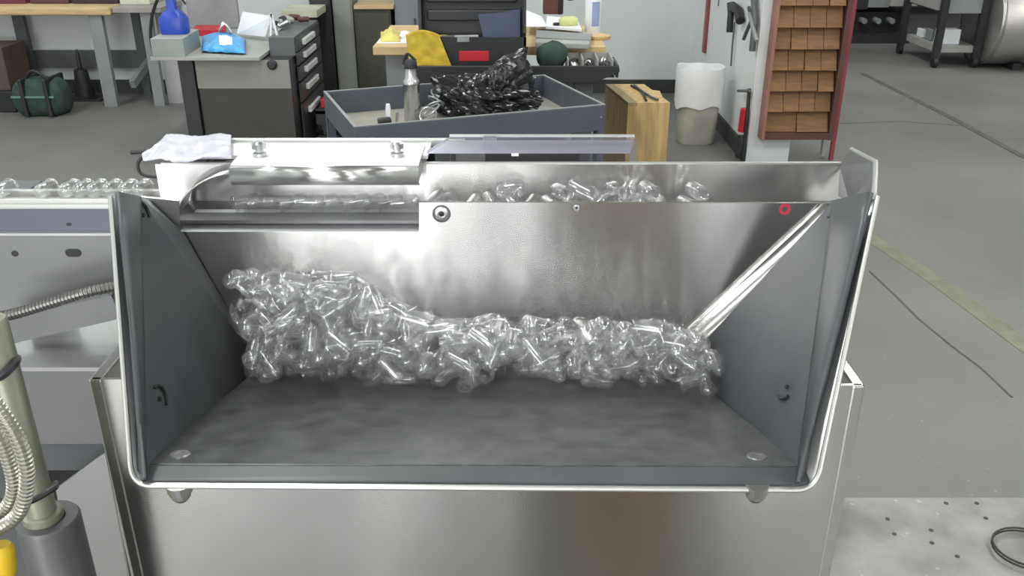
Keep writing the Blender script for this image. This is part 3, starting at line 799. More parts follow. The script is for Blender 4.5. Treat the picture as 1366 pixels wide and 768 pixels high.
# small bits in the tray
p = on_tray(519, 167); tag(MB().lathe([(0.011, 0), (0.011, 0.07), (0.008, 0.09), (0, 0.092)], 14, p, (0, 0, 1)).obj('white_tube', PAPER, smooth=True), 'small white tube standing beside the steel thermos', 'tube')
p = on_tray(505, 169); tag(MB().lathe([(0.016, 0), (0.018, 0.012), (0.016, 0.05), (0.009, 0.055), (0, 0.055)], 14, p + Vector((0, 0, 0.02)), (0.9, 0.35, 0.05)).obj('black_bushing', BLACK, smooth=True), 'small black cylinder lying in the corner of the cart tray', 'bushing')
p = on_tray(529, 168); tag(MB().lathe([(0.006, 0), (0.006, 0.06), (0, 0.062)], 10, p, (0.1, 0, 1)).obj('metal_pin', SCREW, smooth=True), 'thin metal pin standing near the thermos foot', 'pin')
# keys / wire coil
wr = MB()
for k in range(5):
    c0 = on_tray(572 + k * 4, 168 - k * 3) + Vector((-0.005, 0.04, 0.035 + 0.012 * k))
    wr.tube([c0 + Vector((0.035 * math.cos(a), 0.04 * math.sin(a), 0.025 * math.sin(a + k * 1.3))) for a in np.linspace(0, 2 * PI, 20)], 0.004, 6)
tag(wr.obj('wire_coil', mat('pale_wire', (0.4, 0.41, 0.43), 0.3, 0.6), smooth=True), 'coil of pale wire beside the black plastic bag', 'wire')
# crumpled black bag
b0, b1 = on_tray(578, 166), on_tray(712, 150)
bc = (b0 + b1) / 2 + Vector((0.01, 0.10, 0.05))
def bag(a, b):
    t, ph = 2 * PI * a, PI * (0.02 + 0.96 * b)
    d = Vector((math.sin(ph) * math.cos(t), math.sin(ph) * math.sin(t), math.cos(ph)))
    g1 = max(0, d.dot(Vector((0.42, 0, 0.9)).normalized())) ** 12; g2 = max(0, d.dot(Vector((-0.85, 0, 0.55)).normalized())) ** 10
    r1 = 1 - 2 * abs(noise.noise(d * 2.3 + Vector((3, 1, 7)))); r2 = 1 - 2 * abs(noise.noise(d * 5.5 + Vector((1, 8, 2)))); r3 = 1 - 2 * abs(noise.noise(d * 12 + Vector((5, 2, 2))))
    k = 1 + 0.22 * r1 + 0.13 * r2 + 0.06 * r3
    q = Vector((d.x * 0.185, d.y * 0.12, d.z * 0.09)) * k + Vector((0.06, 0, 0.13)) * g1 + Vector((-0.03, 0, 0.05)) * g2
    q = bc + q
    return Vector((q.x, q.y, max(tf + 0.003, q.z)))
tag(MB().grid(bag, 90, 50).obj('plastic_bag', BAGB), 'crumpled glossy black plastic bag heaped in the cart tray', 'bag')

# ------------------------------------------------------------------ wooden bench and black tray stand behind the cart
BZ = 0.85
wb = thing('wooden_bench', 'wooden bench top with black legs behind the black tool stand', 'bench', (0, 5.2, 0))
byf = YV(62, BZ)
bxl, bxr = XU(497, byf, BZ), XU(806, byf + 0.1, BZ)
MB().box(bxl, bxr, byf, byf + 0.75, BZ - 0.045, BZ).obj('bench_top', WOODT, wb, bevel=0.004)
for x in (bxl + 0.22, bxr - 0.1):
    for y in (byf + 0.06, byf + 0.68):
        MB().box(x - 0.025, x + 0.025, y - 0.025, y + 0.025, 0, BZ - 0.045).obj('leg', BLACKM, wb)
MB().box(bxl + 0.05, bxl + 0.16, byf + 0.1, byf + 0.6, 0, BZ - 0.05).obj('end_panel', GREYM, wb)
SZ = 0.80
ts = thing('tool_stand', 'black plastic stand with a shallow top tray carrying the open tool case', 'stand', (0, 4.6, 0))
sy = YV(88, SZ); sx0, sx1 = XU(548, sy, SZ), XU(826, sy, SZ)
MB().prism([(sx0, sy, SZ), (sx1, sy, SZ), (sx1 + 0.005, sy, SZ - 0.03), (sx1 - 0.12, sy, SZ - 0.085), (sx0, sy, SZ - 0.085)], (0, 0.012, 0)).obj('tray_front', BLACKM, ts, bevel=0.004)
MB().box(sx0, sx1 - 0.02, sy + 0.012, byf - 0.02, SZ - 0.06, SZ - 0.05).obj('tray_floor', BLACKM, ts)
MB().box(sx1 - 0.012, sx1, sy + 0.012, byf - 0.02, SZ - 0.06, SZ).obj('tray_end', BLACKM, ts)
for x in (sx0 + 0.1, sx1 - 0.22):
    MB().box(x, x + 0.1, sy + 0.06, sy + 0.2, 0.03, SZ - 0.06).obj('leg', GREYD, ts, bevel=0.01)
MB().box(sx0 + 0.05, sx1 - 0.1, sy + 0.02, byf - 0.04, 0.15, 0.2).obj('lower_shelf', BLACKM, ts)
sf = SZ - 0.05
# open tool case
tc_x0, tc_x1 = XU(566, sy + 0.08, 0.9), XU(702, sy + 0.08, 0.9)
cy0, cy1 = sy + 0.06, byf - 0.06
if cy1 < cy0 + 0.1: cy1 = cy0 + 0.1
ctz = ZV(50, cy0)
tcs = thing('tool_case', 'open black tool case with raised lid standing on the tool stand', 'tool case', (tc_x0, cy0, sf))
MB().box(tc_x0, tc_x1, cy0, cy0 + 0.012, sf, ctz).box(tc_x0, tc_x0 + 0.012, cy0, cy1, sf, ctz).box(tc_x1 - 0.012, tc_x1, cy0, cy1, sf, ctz).box(tc_x0, tc_x1, cy1 - 0.012, cy1, sf, ctz).box(tc_x0, tc_x1, cy0, cy1, sf, sf + 0.01).obj('case_base', BLACK, tcs)
MB().box(tc_x0 + 0.012, tc_x1 - 0.012, cy0 + 0.012, cy1 - 0.012, ctz - 0.04, ctz - 0.02).obj('tool_tray', BLACKM, tcs)
lz = ctz + 0.36
lid_m = MB().prism([(tc_x0 - 0.03, cy1, ctz), (tc_x1, cy1, ctz), (tc_x1, cy1 + 0.05, lz), (tc_x0 - 0.03, cy1 + 0.05, lz)], (0, 0.012, 0))
for (xa, xb) in ((tc_x0 - 0.03, tc_x0 - 0.015), (tc_x1 - 0.015, tc_x1)):
    lid_m.prism([(xa, cy1, ctz), (xb, cy1, ctz), (xb, cy1 + 0.05, lz), (xa, cy1 + 0.05, lz)], (0, -0.09, 0.012))
lid_o = lid_m.obj('case_lid', BLACK, tcs)
for k in range(3):
    z = ctz + 0.09 + 0.09 * k
    MB().box(tc_x0 + 0.01, tc_x1 - 0.05, cy1 - 0.02, cy1 + 0.02, z - 0.028, z + 0.025).obj('lid_pocket', mat('lid_pocket_black', (0.03, 0.03, 0.034), 0.35), tcs, bevel=0.006)
for (u, w_) in ((618, 0.06),):
    xa = XU(u, cy0, ctz)
    MB().box(xa - w_ / 2, xa + w_ / 2, cy0 - 0.008, cy0, ctz - 0.02, ctz + 0.004).obj('latch', SCREW, tcs)
xa = XU(632, cy0, ctz)
MB().box(xa - 0.075, xa + 0.075, cy0 - 0.004, cy0, ctz - 0.115, ctz - 0.065).obj('red_badge', REDP, tcs, bevel=0.002)
for k, (u, m_) in enumerate(((580, YELL), (604, GREYD), (622, GREYL))):
    xa = XU(u, cy0 + 0.05, ctz)
    tag(MB().bar((xa - 0.06, cy0 + 0.05, ctz - 0.008), (xa + 0.06, cy0 + 0.07, ctz - 0.008), 0.022, 0.02).obj('hand_tool', m_, bevel=0.005), ['yellow-handled tool lying in the open black tool case', 'dark grey tool lying in the open black tool case', 'pale grey tool lying in the open black tool case'][k], 'tool', 'tools in the case')
xa = XU(668, cy0 + 0.06, ctz)
tag(MB().prism([(xa - 0.09, cy0 + 0.1, ctz - 0.02), (xa + 0.1, cy0 + 0.1, ctz - 0.02), (xa + 0.1, cy0 + 0.13, ctz + 0.12), (xa - 0.12, cy0 + 0.13, ctz + 0.10)], (0, 0.015, 0)).obj('navy_folder', NAVY, bevel=0.003), 'navy blue folder leaning against the lid of the tool case', 'folder')
# yellow glove-like cloth over the stand edge
def cloth(a, b):
    u0 = 541 + 6 * b; u1 = 585 + 18 * b
    u = u0 + (u1 - u0) * a; v = 46 + 44 * b - 6 * math.sin(PI * a) * (1 - b)
    Y = cy0 - 0.012 - 0.022 * b + 0.005 * math.sin(a * 9 + b * 3) + 0.008 * noise.noise(Vector((a * 5, b * 5, 2)))
    return AtY(u, v, Y)
tag(MB().grid(cloth, 16, 14).obj('yellow_cloth', YELL, smooth=True, solid=0.006), 'yellow cloth hanging over the bench edge beside the tool case', 'cloth')
# rag + printed sheet on the left of the bench
p = AtZ(522, 55, BZ)
tag(MB().prism([AtZ(503, 58, BZ), AtZ(548, 58, BZ), AtZ(552, 44, BZ), AtZ(514, 42, BZ)], (0, 0, 0.004)).obj('printed_sheet', PAPER), 'white printed sheet lying at the end of the wooden bench', 'paper')
def rag(a, b):
    q = AtZ(508 + 26 * a, 57 - 13 * b, BZ)
    e = math.sin(PI * a) * math.sin(PI * b)
    return Vector((q.x, q.y, BZ + 0.006 + e * (0.035 + 0.02 * noise.noise(Vector((a * 6, b * 6, 1))))))
tag(MB().grid(rag, 10, 10).obj('yellow_rag', mat('pale_yellow_cloth', (0.6, 0.52, 0.15), 0.8), smooth=True, solid=0.004), 'small pale yellow rag on the white printed sheet', 'rag')
p = AtZ(541, 52, BZ); tag(MB().lathe([(0.03, 0.004), (0.034, 0.02), (0.02, 0.04), (0, 0.045)], 14, p, (0, 0, 1)).obj('white_cup', PAPER, smooth=True), 'small white cup upside down beside the yellow rag', 'cup')
# right part of the bench
gp = [AtZ(714, 56, BZ + 0.03), AtZ(786, 58, BZ + 0.03), AtZ(790, 44, BZ + 0.03), AtZ(716, 38, BZ + 0.03)]
gc = thing('grey_case', 'flat light grey plastic case lying on the bench beneath loose papers', 'case', sum(gp, Vector()) / 4)
MB().prism(gp, (0, 0, -0.03)).obj('case_body', GREYL, gc, bevel=0.006)
MB().prism([mid(gp[0], gp[3], 0.25), mid(gp[1], gp[2], 0.25), mid(gp[1], gp[2], 0.8), mid(gp[0], gp[3], 0.8)], (0, 0, 0.006)).obj('case_lid', GREYM, gc, bevel=0.002)
tag(MB().prism([AtZ(702, 36, BZ + 0.045), AtZ(730, 36, BZ + 0.05), AtZ(722, 22, BZ + 0.05), AtZ(702, 14, BZ + 0.07)], (0, 0, 0.003)).obj('loose_paper', PAPER), 'tilted white paper beside the raised tool case lid', 'paper')
tag(MB().prism([AtZ(728, 38, BZ + 0.042), AtZ(776, 42, BZ + 0.042), AtZ(770, 28, BZ + 0.042), AtZ(730, 24, BZ + 0.042)], (0, 0, 0.012)).obj('paper_stack', PAPER), 'stack of white papers on top of the grey case', 'paper')
p = AtZ(738, 34, BZ + 0.054); tag(MB().bar(p, p + Vector((0.11, 0.02, 0)), 0.03, 0.03).obj('black_marker', BLACK, bevel=0.006), 'short black tool lying on the stack of papers', 'tool')
p = AtZ(758, 34, BZ + 0.054); tag(MB().lathe([(0.02, -0.05), (0.03, -0.03), (0.03, 0.03), (0.02, 0.05)], 12, p + Vector((0, 0, 0.02)), (1, 0.2, 0)).obj('yellow_roll', mat('pale_lime', (0.6, 0.62, 0.25), 0.6), smooth=True), 'pale lime roll lying on the stack of papers', 'roll')
# white bottle
p = AtZ(790, 46, BZ)
wbt = thing('white_bottle', 'tall white plastic bottle with a blue label at the bench end', 'bottle', p)
MB().lathe([(0.04, 0), (0.043, 0.008), (0.043, 0.2), (0.03, 0.235), (0.016, 0.25), (0.016, 0.275)], 24, p, (0, 0, 1)).obj('bottle_body', WHITE, wbt, smooth=True)
MB().lathe([(0.019, 0.262), (0.019, 0.29), (0, 0.29)], 18, p, (0, 0, 1)).obj('bottle_cap', WHITE, wbt, smooth=True)
def blab(a, b):
    t = -PI / 2 - 0.2 + 1.1 * a
    return p + Vector((0.0438 * math.cos(t), 0.0438 * math.sin(t), 0.05 + 0.13 * b))
MB().grid(blab, 10, 1).obj('bottle_label', mat('pale_blue_label', (0.3, 0.36, 0.6), 0.5), wbt, smooth=True)
p = AtZ(800, 52, BZ); tag(MB().lathe([(0.055, 0), (0.06, 0.01), (0.06, 0.02), (0.02, 0.03), (0, 0.03)], 22, p, (0, 0, 1)).obj('wooden_disc', WOODT, smooth=True), 'round wooden disc at the end of the bench', 'disc')
# dark bag
p = AtZ(735, 72, SZ - 0.03)
def sack(a, b):
    t = 2 * PI * a; ph = PI * b
    k = 1 + 0.15 * noise.noise(Vector((math.cos(t) * 2, math.sin(t) * 2, b * 4)))
    return Vector((p.x - 0.01 + 0.08 * k * math.sin(ph) * math.cos(t), cy0 + 0.08 + 0.06 * k * math.sin(ph) * math.sin(t), sf + 0.075 - 0.075 * math.cos(ph) * k))
tag(MB().grid(sack, 20, 12).obj('dark_pouch', GREENB, smooth=True), 'dark green pouch squeezed between the tool case and parts tray', 'pouch')
# organiser tray
ox0, ox1 = XU(757, sy + 0.04, SZ), XU(818, sy + 0.04, SZ)
ot = thing('parts_tray', 'grey plastic parts tray with three compartments of black fittings', 'tray', (ox0, sy + 0.04, sf))
MB().box(ox0, ox1, sy + 0.03, byf - 0.03, sf, sf + 0.01).obj('tray_base', GREYM, ot)
for k in range(4):
    x = ox0 + (ox1 - ox0 - 0.006) * k / 3
    MB().box(x, x + 0.006, sy + 0.03, byf - 0.03, sf + 0.01, sf + 0.075).obj('tray_divider', GREYL, ot)
MB().box(ox0, ox1, byf - 0.036, byf - 0.03, sf + 0.01, sf + 0.075).obj('tray_wall', GREYL, ot)
rg = random.Random(3)
for k in range(9):
    x = ox0 + (ox1 - ox0) * ((k % 3) + 0.5) / 3; y = sy + 0.06 + 0.055 * (k // 3)
    o = MB().lathe([(0.018, -0.015), (0.022, 0), (0.018, 0.02), (0.008, 0.022), (0.008, 0.03)], 12, (x, y, sf + 0.034), (rg.uniform(-1, 1), rg.uniform(-1, 1), 0.6)).obj('black_fitting', BLACK if k % 4 else SCREW, smooth=True)
    tag(o, 'steel pipe fitting lying in the grey parts tray' if k % 4 == 0 else 'black pipe fitting lying in the grey parts tray', 'fitting', 'fittings in the parts tray')
# lamp arm / clamp at the back of the bench
lamp = thing('bench_clamp', 'dark red-brown clamp stand with a black arm behind the papers', 'clamp', AtZ(735, 20, BZ))
q = AtZ(742, 22, BZ)
MB().box(q.x - 0.08, q.x + 0.05, q.y + 0.1, q.y + 0.2, BZ, BZ + 0.1).obj('clamp_base', mat('red_brown_block', (0.13, 0.05, 0.04), 0.5), lamp, bevel=0.006)
MB().cyl((q.x + 0.03, q.y + 0.1, BZ), (q.x + 0.03, q.y + 0.1, BZ + 0.35), 0.013).obj('clamp_post', BLACK, lamp)
MB().tube(arc_pts([(q.x + 0.03, q.y + 0.1, BZ + 0.12), (q.x + 0.1, q.y + 0.1, BZ + 0.09), (q.x + 0.2, q.y + 0.1, BZ + 0.14)], 6), 0.006, 8).obj('clamp_cable', BLACK, lamp)

# ------------------------------------------------------------------ pine box
xz = 0.50
xy = YV(137, xz); x0, x1 = XU(842, xy, xz), XU(893, xy, xz)
x0, x1 = XU(838, xy, xz), XU(894, xy, xz)
bxd = YV(112, xz)
pb_ = thing('pine_box', 'pale pine box standing on end beside the utility cart', 'box', ((x0 + x1) / 2, xy + 0.2, 0))
def skew(x, y): return x - 0.08 * (y - xy) / (bxd - xy)
MB().prism([(x0, xy, 0.0), (x1, xy, 0.0), (x1, xy, xz - 0.02), (x0, xy, xz - 0.02)], (0, 0.02, 0)).obj('front_board', WOODL, pb_)
MB().prism([(x0, xy + 0.02, 0), (x0, xy + 0.02, xz - 0.02), (x0 - 0.08, bxd, xz - 0.02), (x0 - 0.08, bxd, 0)], (0.02, 0, 0)).obj('side_board', WOODL, pb_)
MB().prism([(x1 - 0.02, xy + 0.02, 0), (x1 - 0.02, xy + 0.02, xz - 0.02), (x1 - 0.1, bxd, xz - 0.02), (x1 - 0.1, bxd, 0)], (0.02, 0, 0)).obj('side_board', WOODL, pb_)
MB().prism([(x0 - 0.08, bxd, xz), (x0, xy, xz), (x0 + 0.05, xy, xz), (x0 - 0.03, bxd, xz)], (0, 0, -0.02)).obj('top_board', mat('weathered_pine', (0.36, 0.29, 0.15), 0.7, 0, 0.2, 3, 0, None, (10, 2, 10)), pb_)
MB().prism([(x0 - 0.028, bxd, xz), (x0 + 0.052, xy, xz), (x1, xy, xz), (x1 - 0.08, bxd, xz)], (0, 0, -0.02)).obj('top_board', WOODL, pb_)
q = AtZ(857, 122, xz)
for k, (a, b, lab) in enumerate((((846, 114), (868, 134), 'black pliers lying open on the pine box lid'),)):
    pl_ = thing('pliers', lab, 'pliers', q)
    MB().tube(arc_pts([AtZ(842, 114, xz + 0.008), AtZ(856, 122, xz + 0.008), AtZ(862, 134, xz + 0.008)], 5), 0.007, 8).obj('plier_arm', BLACK, pl_, smooth=True)
    MB().tube(arc_pts([AtZ(846, 113, xz + 0.01), AtZ(857, 122, xz + 0.01), AtZ(872, 131, xz + 0.01), AtZ(878, 133, xz + 0.01)], 5), 0.007, 8).obj('plier_arm', GREYD, pl_, smooth=True)
tag(MB().prism([AtZ(862, 130, xz), AtZ(884, 131, xz), AtZ(880, 122, xz), AtZ(864, 120, xz)], (0, 0, 0.004)).obj('wood_offcut', WOODT), 'thin yellow wood offcut lying on the pine box lid', 'wood')

# ------------------------------------------------------------------ waste bin
g_ = G(934, 196); tcx, tcy = g_.x - 0.01, g_.y + 0.14
wbn = thing('waste_bin', 'beige plastic waste bin with a white liner folded over its rim', 'bin', (tcx, tcy, 0))
H_ = 0.5
def ell(prof, nm, m, n=28, k=0.8, wob=0.0, **kw):
    mb = MB(); vs, fs = [], []
    for i, (r, h) in enumerate(prof):
        for j in range(n):
            a = 2 * PI * j / n; c_, s_ = math.cos(a), math.sin(a)
            e = (abs(c_) ** 3 + abs(s_) ** 3) ** (-1 / 3)
            zz = h + wob * (i / (len(prof) - 1)) * noise.noise(Vector((c_ * 1.3, s_ * 1.3, 5)))
            vs.append((tcx + r * e * c_, tcy + r * k * e * s_, zz))
    for i in range(len(prof) - 1):
        for j in range(n):
            fs.append((i * n + j, i * n + (j + 1) % n, (i + 1) * n + (j + 1) % n, (i + 1) * n + j))
    fs.append(tuple(range(n)))
    mb.add(vs, fs); return mb.obj(nm, m, wbn, smooth=True, **kw)
ell([(0.118, 0.0), (0.125, 0.01), (0.147, H_ - 0.04), (0.143, H_ - 0.04), (0.118, 0.02)], 'bin_body', BIN)
lnr = MB(); vs, fs = [], []; n = 40
prof = [(0.158, 0.255), (0.159, 0.36), (0.16, H_ - 0.01), (0.155, H_ + 0.012), (0.146, H_ + 0.005), (0.138, H_ - 0.06), (0.08, H_ - 0.12), (0.0, H_ - 0.10)]
for i, (r, h) in enumerate(prof):
    for j in range(n):
        a = 2 * PI * j / n; c_, s_ = math.cos(a), math.sin(a); e = (abs(c_) ** 3 + abs(s_) ** 3) ** (-1 / 3)
        dr = 0.004 * noise.noise(Vector((c_ * 4, s_ * 4, i)))
        dzz = (0.05 * noise.noise(Vector((c_ * 1.2 + 3, s_ * 1.2, 2))) if i == 0 else 0.015 * noise.noise(Vector((c_ * 2, s_ * 2, 9))))
        vs.append((tcx + (r + dr) * e * c_, tcy + (r + dr) * 0.8 * e * s_, h + dzz))
for i in range(len(prof) - 1):
    for j in range(n):
        fs.append((i * n + j, i * n + (j + 1) % n, (i + 1) * n + (j + 1) % n, (i + 1) * n + j))
lnr.add(vs, fs).obj('bin_liner', LINERBAG, wbn, smooth=True)

# ------------------------------------------------------------------ tools on the side wall
def wall_pt(u, v):                                          # point on the plane x = WX
    d = ray(u, v); return Vector((0, 0, CAMZ)) + d * (WX / d.x)
def flat_tool(name, pts_w, m, label, cat, th=0.02):
    o = MB().tube([wall_pt(*p) + Vector((-th, 0, 0)) for p in pts_w[0]], pts_w[1], 8).obj(name, m, smooth=True); return tag(o, label, cat)
a, b = wall_pt(948, -12), wall_pt(941, 70)
tag(MB().bar(a + Vector((-0.012, 0, 0)), b + Vector((-0.012, 0, 0)), 0.07, 0.022, (1, 0, 0)).obj('red_level', mat('faded_red', (0.28, 0.06, 0.07), 0.45), bevel=0.004), 'faded red spirit level hanging on the white side wall', 'level')
pn = thing('hanging_grease_gun', 'black hand tool with a long thin rod hanging on the white wall', 'tool', wall_pt(985, 30))
MB().tube([wall_pt(u, v) + Vector((-0.035, 0, 0)) for u, v in ((981, 5), (982, 18), (980, 43))], 0.022, 10).obj('tool_grip', BLACK, pn, smooth=True)
MB().tube([wall_pt(u, v) + Vector((-0.035, 0, 0)) for u, v in ((984, 8), (992, 14), (995, 28))], 0.03, 10).obj('tool_head', BLACK, pn, smooth=True)
MB().tube([wall_pt(u, v) + Vector((-0.02, 0, 0)) for u, v in ((984, 30), (981, 60), (979, 88))], 0.006, 8).obj('tool_rod', GREYD, pn, smooth=True)
for i, (pts, r, m, lab) in enumerate((
        (((1012, -8), (1014, 30), (1010, 68)), 0.02, GREYD, 'dark grey flat bar hanging beside the wooden rack'),
        (((1008, 10), (1012, 26), (1001, 52)), 0.012, GREYD, 'slim grey plier handle spreading away from the wooden rack'),
        (((1012, 18), (1016, 36), (1022, 55)), 0.012, GREYM, 'pale grey wrench hanging closest to the wooden rack'))):
    tag(MB().tube([wall_pt(*p) + Vector((-0.03 - 0.012 * i, 0, 0)) for p in pts], r, 8).obj('hanging_wrench', m, smooth=True), lab, 'tool', 'tools hanging by the rack')
for (u, v, lab) in ((918, 6, 'thin wire hanging beside the red level'), (962, -2, 'small dark hook between the red level and black tool')):
    tag(MB().tube([wall_pt(u + 2, v - 14) + Vector((-0.012, 0, 0)), wall_pt(u, v) + Vector((-0.015, 0, 0)), wall_pt(u - 3, v + 18) + Vector((-0.012, 0, 0))] if u < 950 else [wall_pt(u, v - 12) + Vector((-0.012, 0, 0)), wall_pt(u, v + 10) + Vector((-0.02, 0, 0))], 0.005, 6).obj('hanging_hook', GREYD), lab, 'hook')
rc = thing('bar_clamp', 'red and black bar clamp hanging low on the white wall', 'clamp', wall_pt(1000, 200))
MB().tube([wall_pt(u, v) + Vector((-0.025, 0, 0)) for u, v in ((1005, 118), (1002, 160), (996, 212))], 0.012, 8).obj('clamp_bar', BLACK, rc)
MB().tube([wall_pt(u, v) + Vector((-0.04, 0, 0)) for u, v in ((1002, 145), (1000, 160), (998, 175))], 0.026, 10).obj('clamp_handle', REDP, rc, smooth=True)
MB().tube([wall_pt(u, v) + Vector((-0.04, 0, 0)) for u, v in ((998, 180), (997, 195), (994, 208))], 0.026, 10).obj('clamp_jaw', BLACKM, rc, smooth=True)
MB().tube([wall_pt(993, 121) + Vector((-0.04, 0, 0)), wall_pt(1007, 121) + Vector((-0.03, 0, 0))], 0.009, 8).obj('clamp_crossbar', GREYD, rc)

# ------------------------------------------------------------------ wooden rack on the end of the side wall
RKY = EY - 0.001
rk0, rk1 = XU(1016, RKY - 0.09, 0.2), XU(1112, RKY - 0.09, 0.2)
rb_, rt_ = ZV(187, RKY - 0.09), 2.1
rack = thing('wooden_rack', 'brown wooden rack with rows of tilted boards in a red-brown frame', 'rack', (rk0, RKY, rb_))
MB().box(rk0, rk0 + 0.02, RKY - 0.09, RKY, rb_, rt_).obj('frame_side', mat('pinkish_wood_edge', (0.3, 0.14, 0.1), 0.5), rack)
MB().box(rk1 - 0.03, rk1, RKY - 0.09, RKY, rb_, rt_).obj('frame_side', REDB, rack)
MB().box(rk0 + 0.02, rk1 - 0.03, RKY - 0.088, RKY - 0.012, rb_ + 0.002, rb_ + 0.045).obj('frame_bottom', REDB, rack)
MB().box(rk0 + 0.02, rk1 - 0.03, RKY - 0.012, RKY - 0.001, rb_ + 0.002, rt_).obj('back_board', WOODR, rack)
nr = 15; hz = (rt_ - rb_ - 0.05) / nr
for r in range(nr):
    z0 = rb_ + 0.05 + r * hz
    nb = 4 if r else 2
    for c_ in range(nb):
        xa = rk0 + 0.022 + (rk1 - rk0 - 0.055) * c_ / nb; xb = xa + (rk1 - rk0 - 0.055) / nb - 0.004
        j = 0.004 * ((r * 7 + c_ * 3) % 4)
        MB().prism([(xa, RKY - 0.07 - j, z0), (xb, RKY - 0.07 - j, z0), (xb, RKY - 0.03, z0 + hz * 0.98), (xa, RKY - 0.03, z0 + hz * 0.98)], (0, 0.012, 0)).obj('tilted_board', WOODR, rack)
    MB().box(rk0 + 0.02, rk1 - 0.03, RKY - 0.065, RKY - 0.012, z0 - 0.004, z0 + 0.002).obj('rack_shelf', WOODR, rack)
pol = G(1108, 213)
dpx = pol.x
tag(MB().box(dpx - 0.012, dpx + 0.012, pol.y - 0.012, pol.y + 0.012, 0, CEIL).obj('red_post', mat('dull_red_post', (0.3, 0.05, 0.07), 0.5)), 'thin dull red post beside the wooden rack', 'post')
tag(MB().box(dpx - 0.055, dpx - 0.03, pol.y + 0.02, pol.y + 0.06, 0.02, 1.0).obj('pale_strip', GREYL), 'pale narrow strip standing between rack and red post', 'strip')

# ------------------------------------------------------------------ far right: trolley, drum, machine
tzl = G(1245, 90)
tr_ = thing('steel_trolley', 'grey steel trolley with shelves and casters parked by the drum', 'trolley', (tzl.x + 0.4, tzl.y + 0.3, 0))
X0 = tzl.x; Y0 = tzl.y; X1 = XU(1300, Y0, 0.1); YB = G(1208, 74).y + 0.1
for (x, y) in ((X0, Y0), (X1, Y0), (X0 - 0.04, YB), (X1 - 0.04, YB)):
    MB().box(x - 0.03, x + 0.03, y - 0.03, y + 0.03, 0.09, 1.3).obj('post', BLACKM, tr_)
    MB().lathe([(0.05, -0.02), (0.05, 0.02)], 16, (x, y, 0.05), (1, 0, 0)).obj('caster', BLACK, tr_)
MB().box(X0, X1, Y0, YB, 0.14, 0.2).obj('bottom_shelf', GREYL, tr_)
MB().box(X0 + 0.03, X1, Y0 - 0.01, Y0 + 0.02, 0.5, 1.3).obj('front_panel', mat('blue_grey_panel', (0.27, 0.29, 0.3), 0.5), tr_)
MB().box(X0 - 0.04, X0 - 0.02, Y0 + 0.05, YB - 0.05, 0.52, 1.3).obj('side_panel', GREYL, tr_)
MB().box(X0, X1, Y0 + 0.02, YB, 0.5, 0.52).obj('middle_shelf', GREYD, tr_)
for k in range(3):
    tag(MB().box(X0 + 0.05, X0 + 0.24, Y0 + 0.08 + k * 0.2, Y0 + 0.22 + k * 0.2, 0.2, 0.34 - 0.03 * k).obj('parts_carton', PAPER if k != 1 else GREYM, bevel=0.008), ['white carton on the trolley bottom shelf, first behind the front post', 'grey carton on the trolley bottom shelf', 'low white carton at the back of the trolley bottom shelf'][k], 'carton')
dg = G(1340, 95)
dr = thing('steel_drum', 'large polished steel drum lying on its side by the trolley', 'drum', (dg.x + 0.5, dg.y + 0.36, 0))
DX0 = XU(1326, dg.y, 0.3); R_ = 0.40
MB().lathe([(R_ * 0.97, 0), (R_, 0.02), (R_, 1.2), (R_ * 0.97, 1.22)], 48, (DX0, dg.y + 0.3, R_ + 0.02), (1, 0, 0)).obj('drum_shell', mat('drum_steel', (0.62, 0.58, 0.56), 0.38, 0.9, 0.06), dr, smooth=True)
MB().lathe([(R_ + 0.006, 0.0), (R_ + 0.01, 0.01), (R_ + 0.006, 0.03)], 48, (DX0, dg.y + 0.3, R_ + 0.02), (1, 0, 0), cap=False).obj('drum_rim', SCREW, dr, smooth=True)
for x in (DX0 + 0.3, DX0 + 0.9):
    MB().box(x - 0.04, x + 0.04, dg.y + 0.05, dg.y + 0.55, 0, 0.06).obj('drum_chock', BLACKM, dr)
mg = G(1160, 58)
mc = thing('far_machine', 'dark machine with grey panels standing beyond the open floor', 'machine', (mg.x, mg.y + 0.4, 0))
mx0, mx1 = XU(1105, mg.y, 0), XU(1212, mg.y, 0)
MB().box(mx0, mx1, mg.y, mg.y + 0.9, 0.0, 0.1).obj('machine_foot', BLACKM, mc)
MB().box(mx0, mx1, mg.y + 0.1, mg.y + 0.9, 0.1, 0.32).obj('machine_base', BLACK, mc)
MB().box(mx0, XU(1160, mg.y, .5), mg.y, mg.y + 0.9, 0.36, 1.6).obj('machine_side', BLACKM, mc)
MB().box(XU(1160, mg.y, .5), XU(1188, mg.y, .5), mg.y, mg.y + 0.9, 0.38, 1.6).obj('machine_panel', GREYM, mc)
MB().box(XU(1188, mg.y, .5), mx1, mg.y - 0.05, mg.y + 0.9, 0.4, 1.6).obj('machine_panel', GREYL, mc)
for k in range(4):
    x = mx0 + 0.2 + 0.15 * k
    MB().cyl((x, mg.y - 0.03, 0.24), (x, mg.y + 0.1, 0.24), 0.03, 10).obj('hose_fitting', GREYM, mc)
fg_ = thing('far_cabinet', 'dark grey cabinet standing against the far wall behind the trolley', 'cabinet', (5.5, 13, 0))
MB().box(3.2, 8.5, 12.4, 13.4, 0.08, 2.2).obj('cabinet_body', BLACKM, fg_)
MB().box(3.2, 8.5, 12.45, 13.4, 0, 0.08).obj('cabinet_plinth', BLACK, fg_)
for k in range(5):
    MB().box(3.25 + 1.05 * k, 4.2 + 1.05 * k, 12.38, 12.4, 0.15, 2.1).obj('cabinet_door', GREYD, fg_)

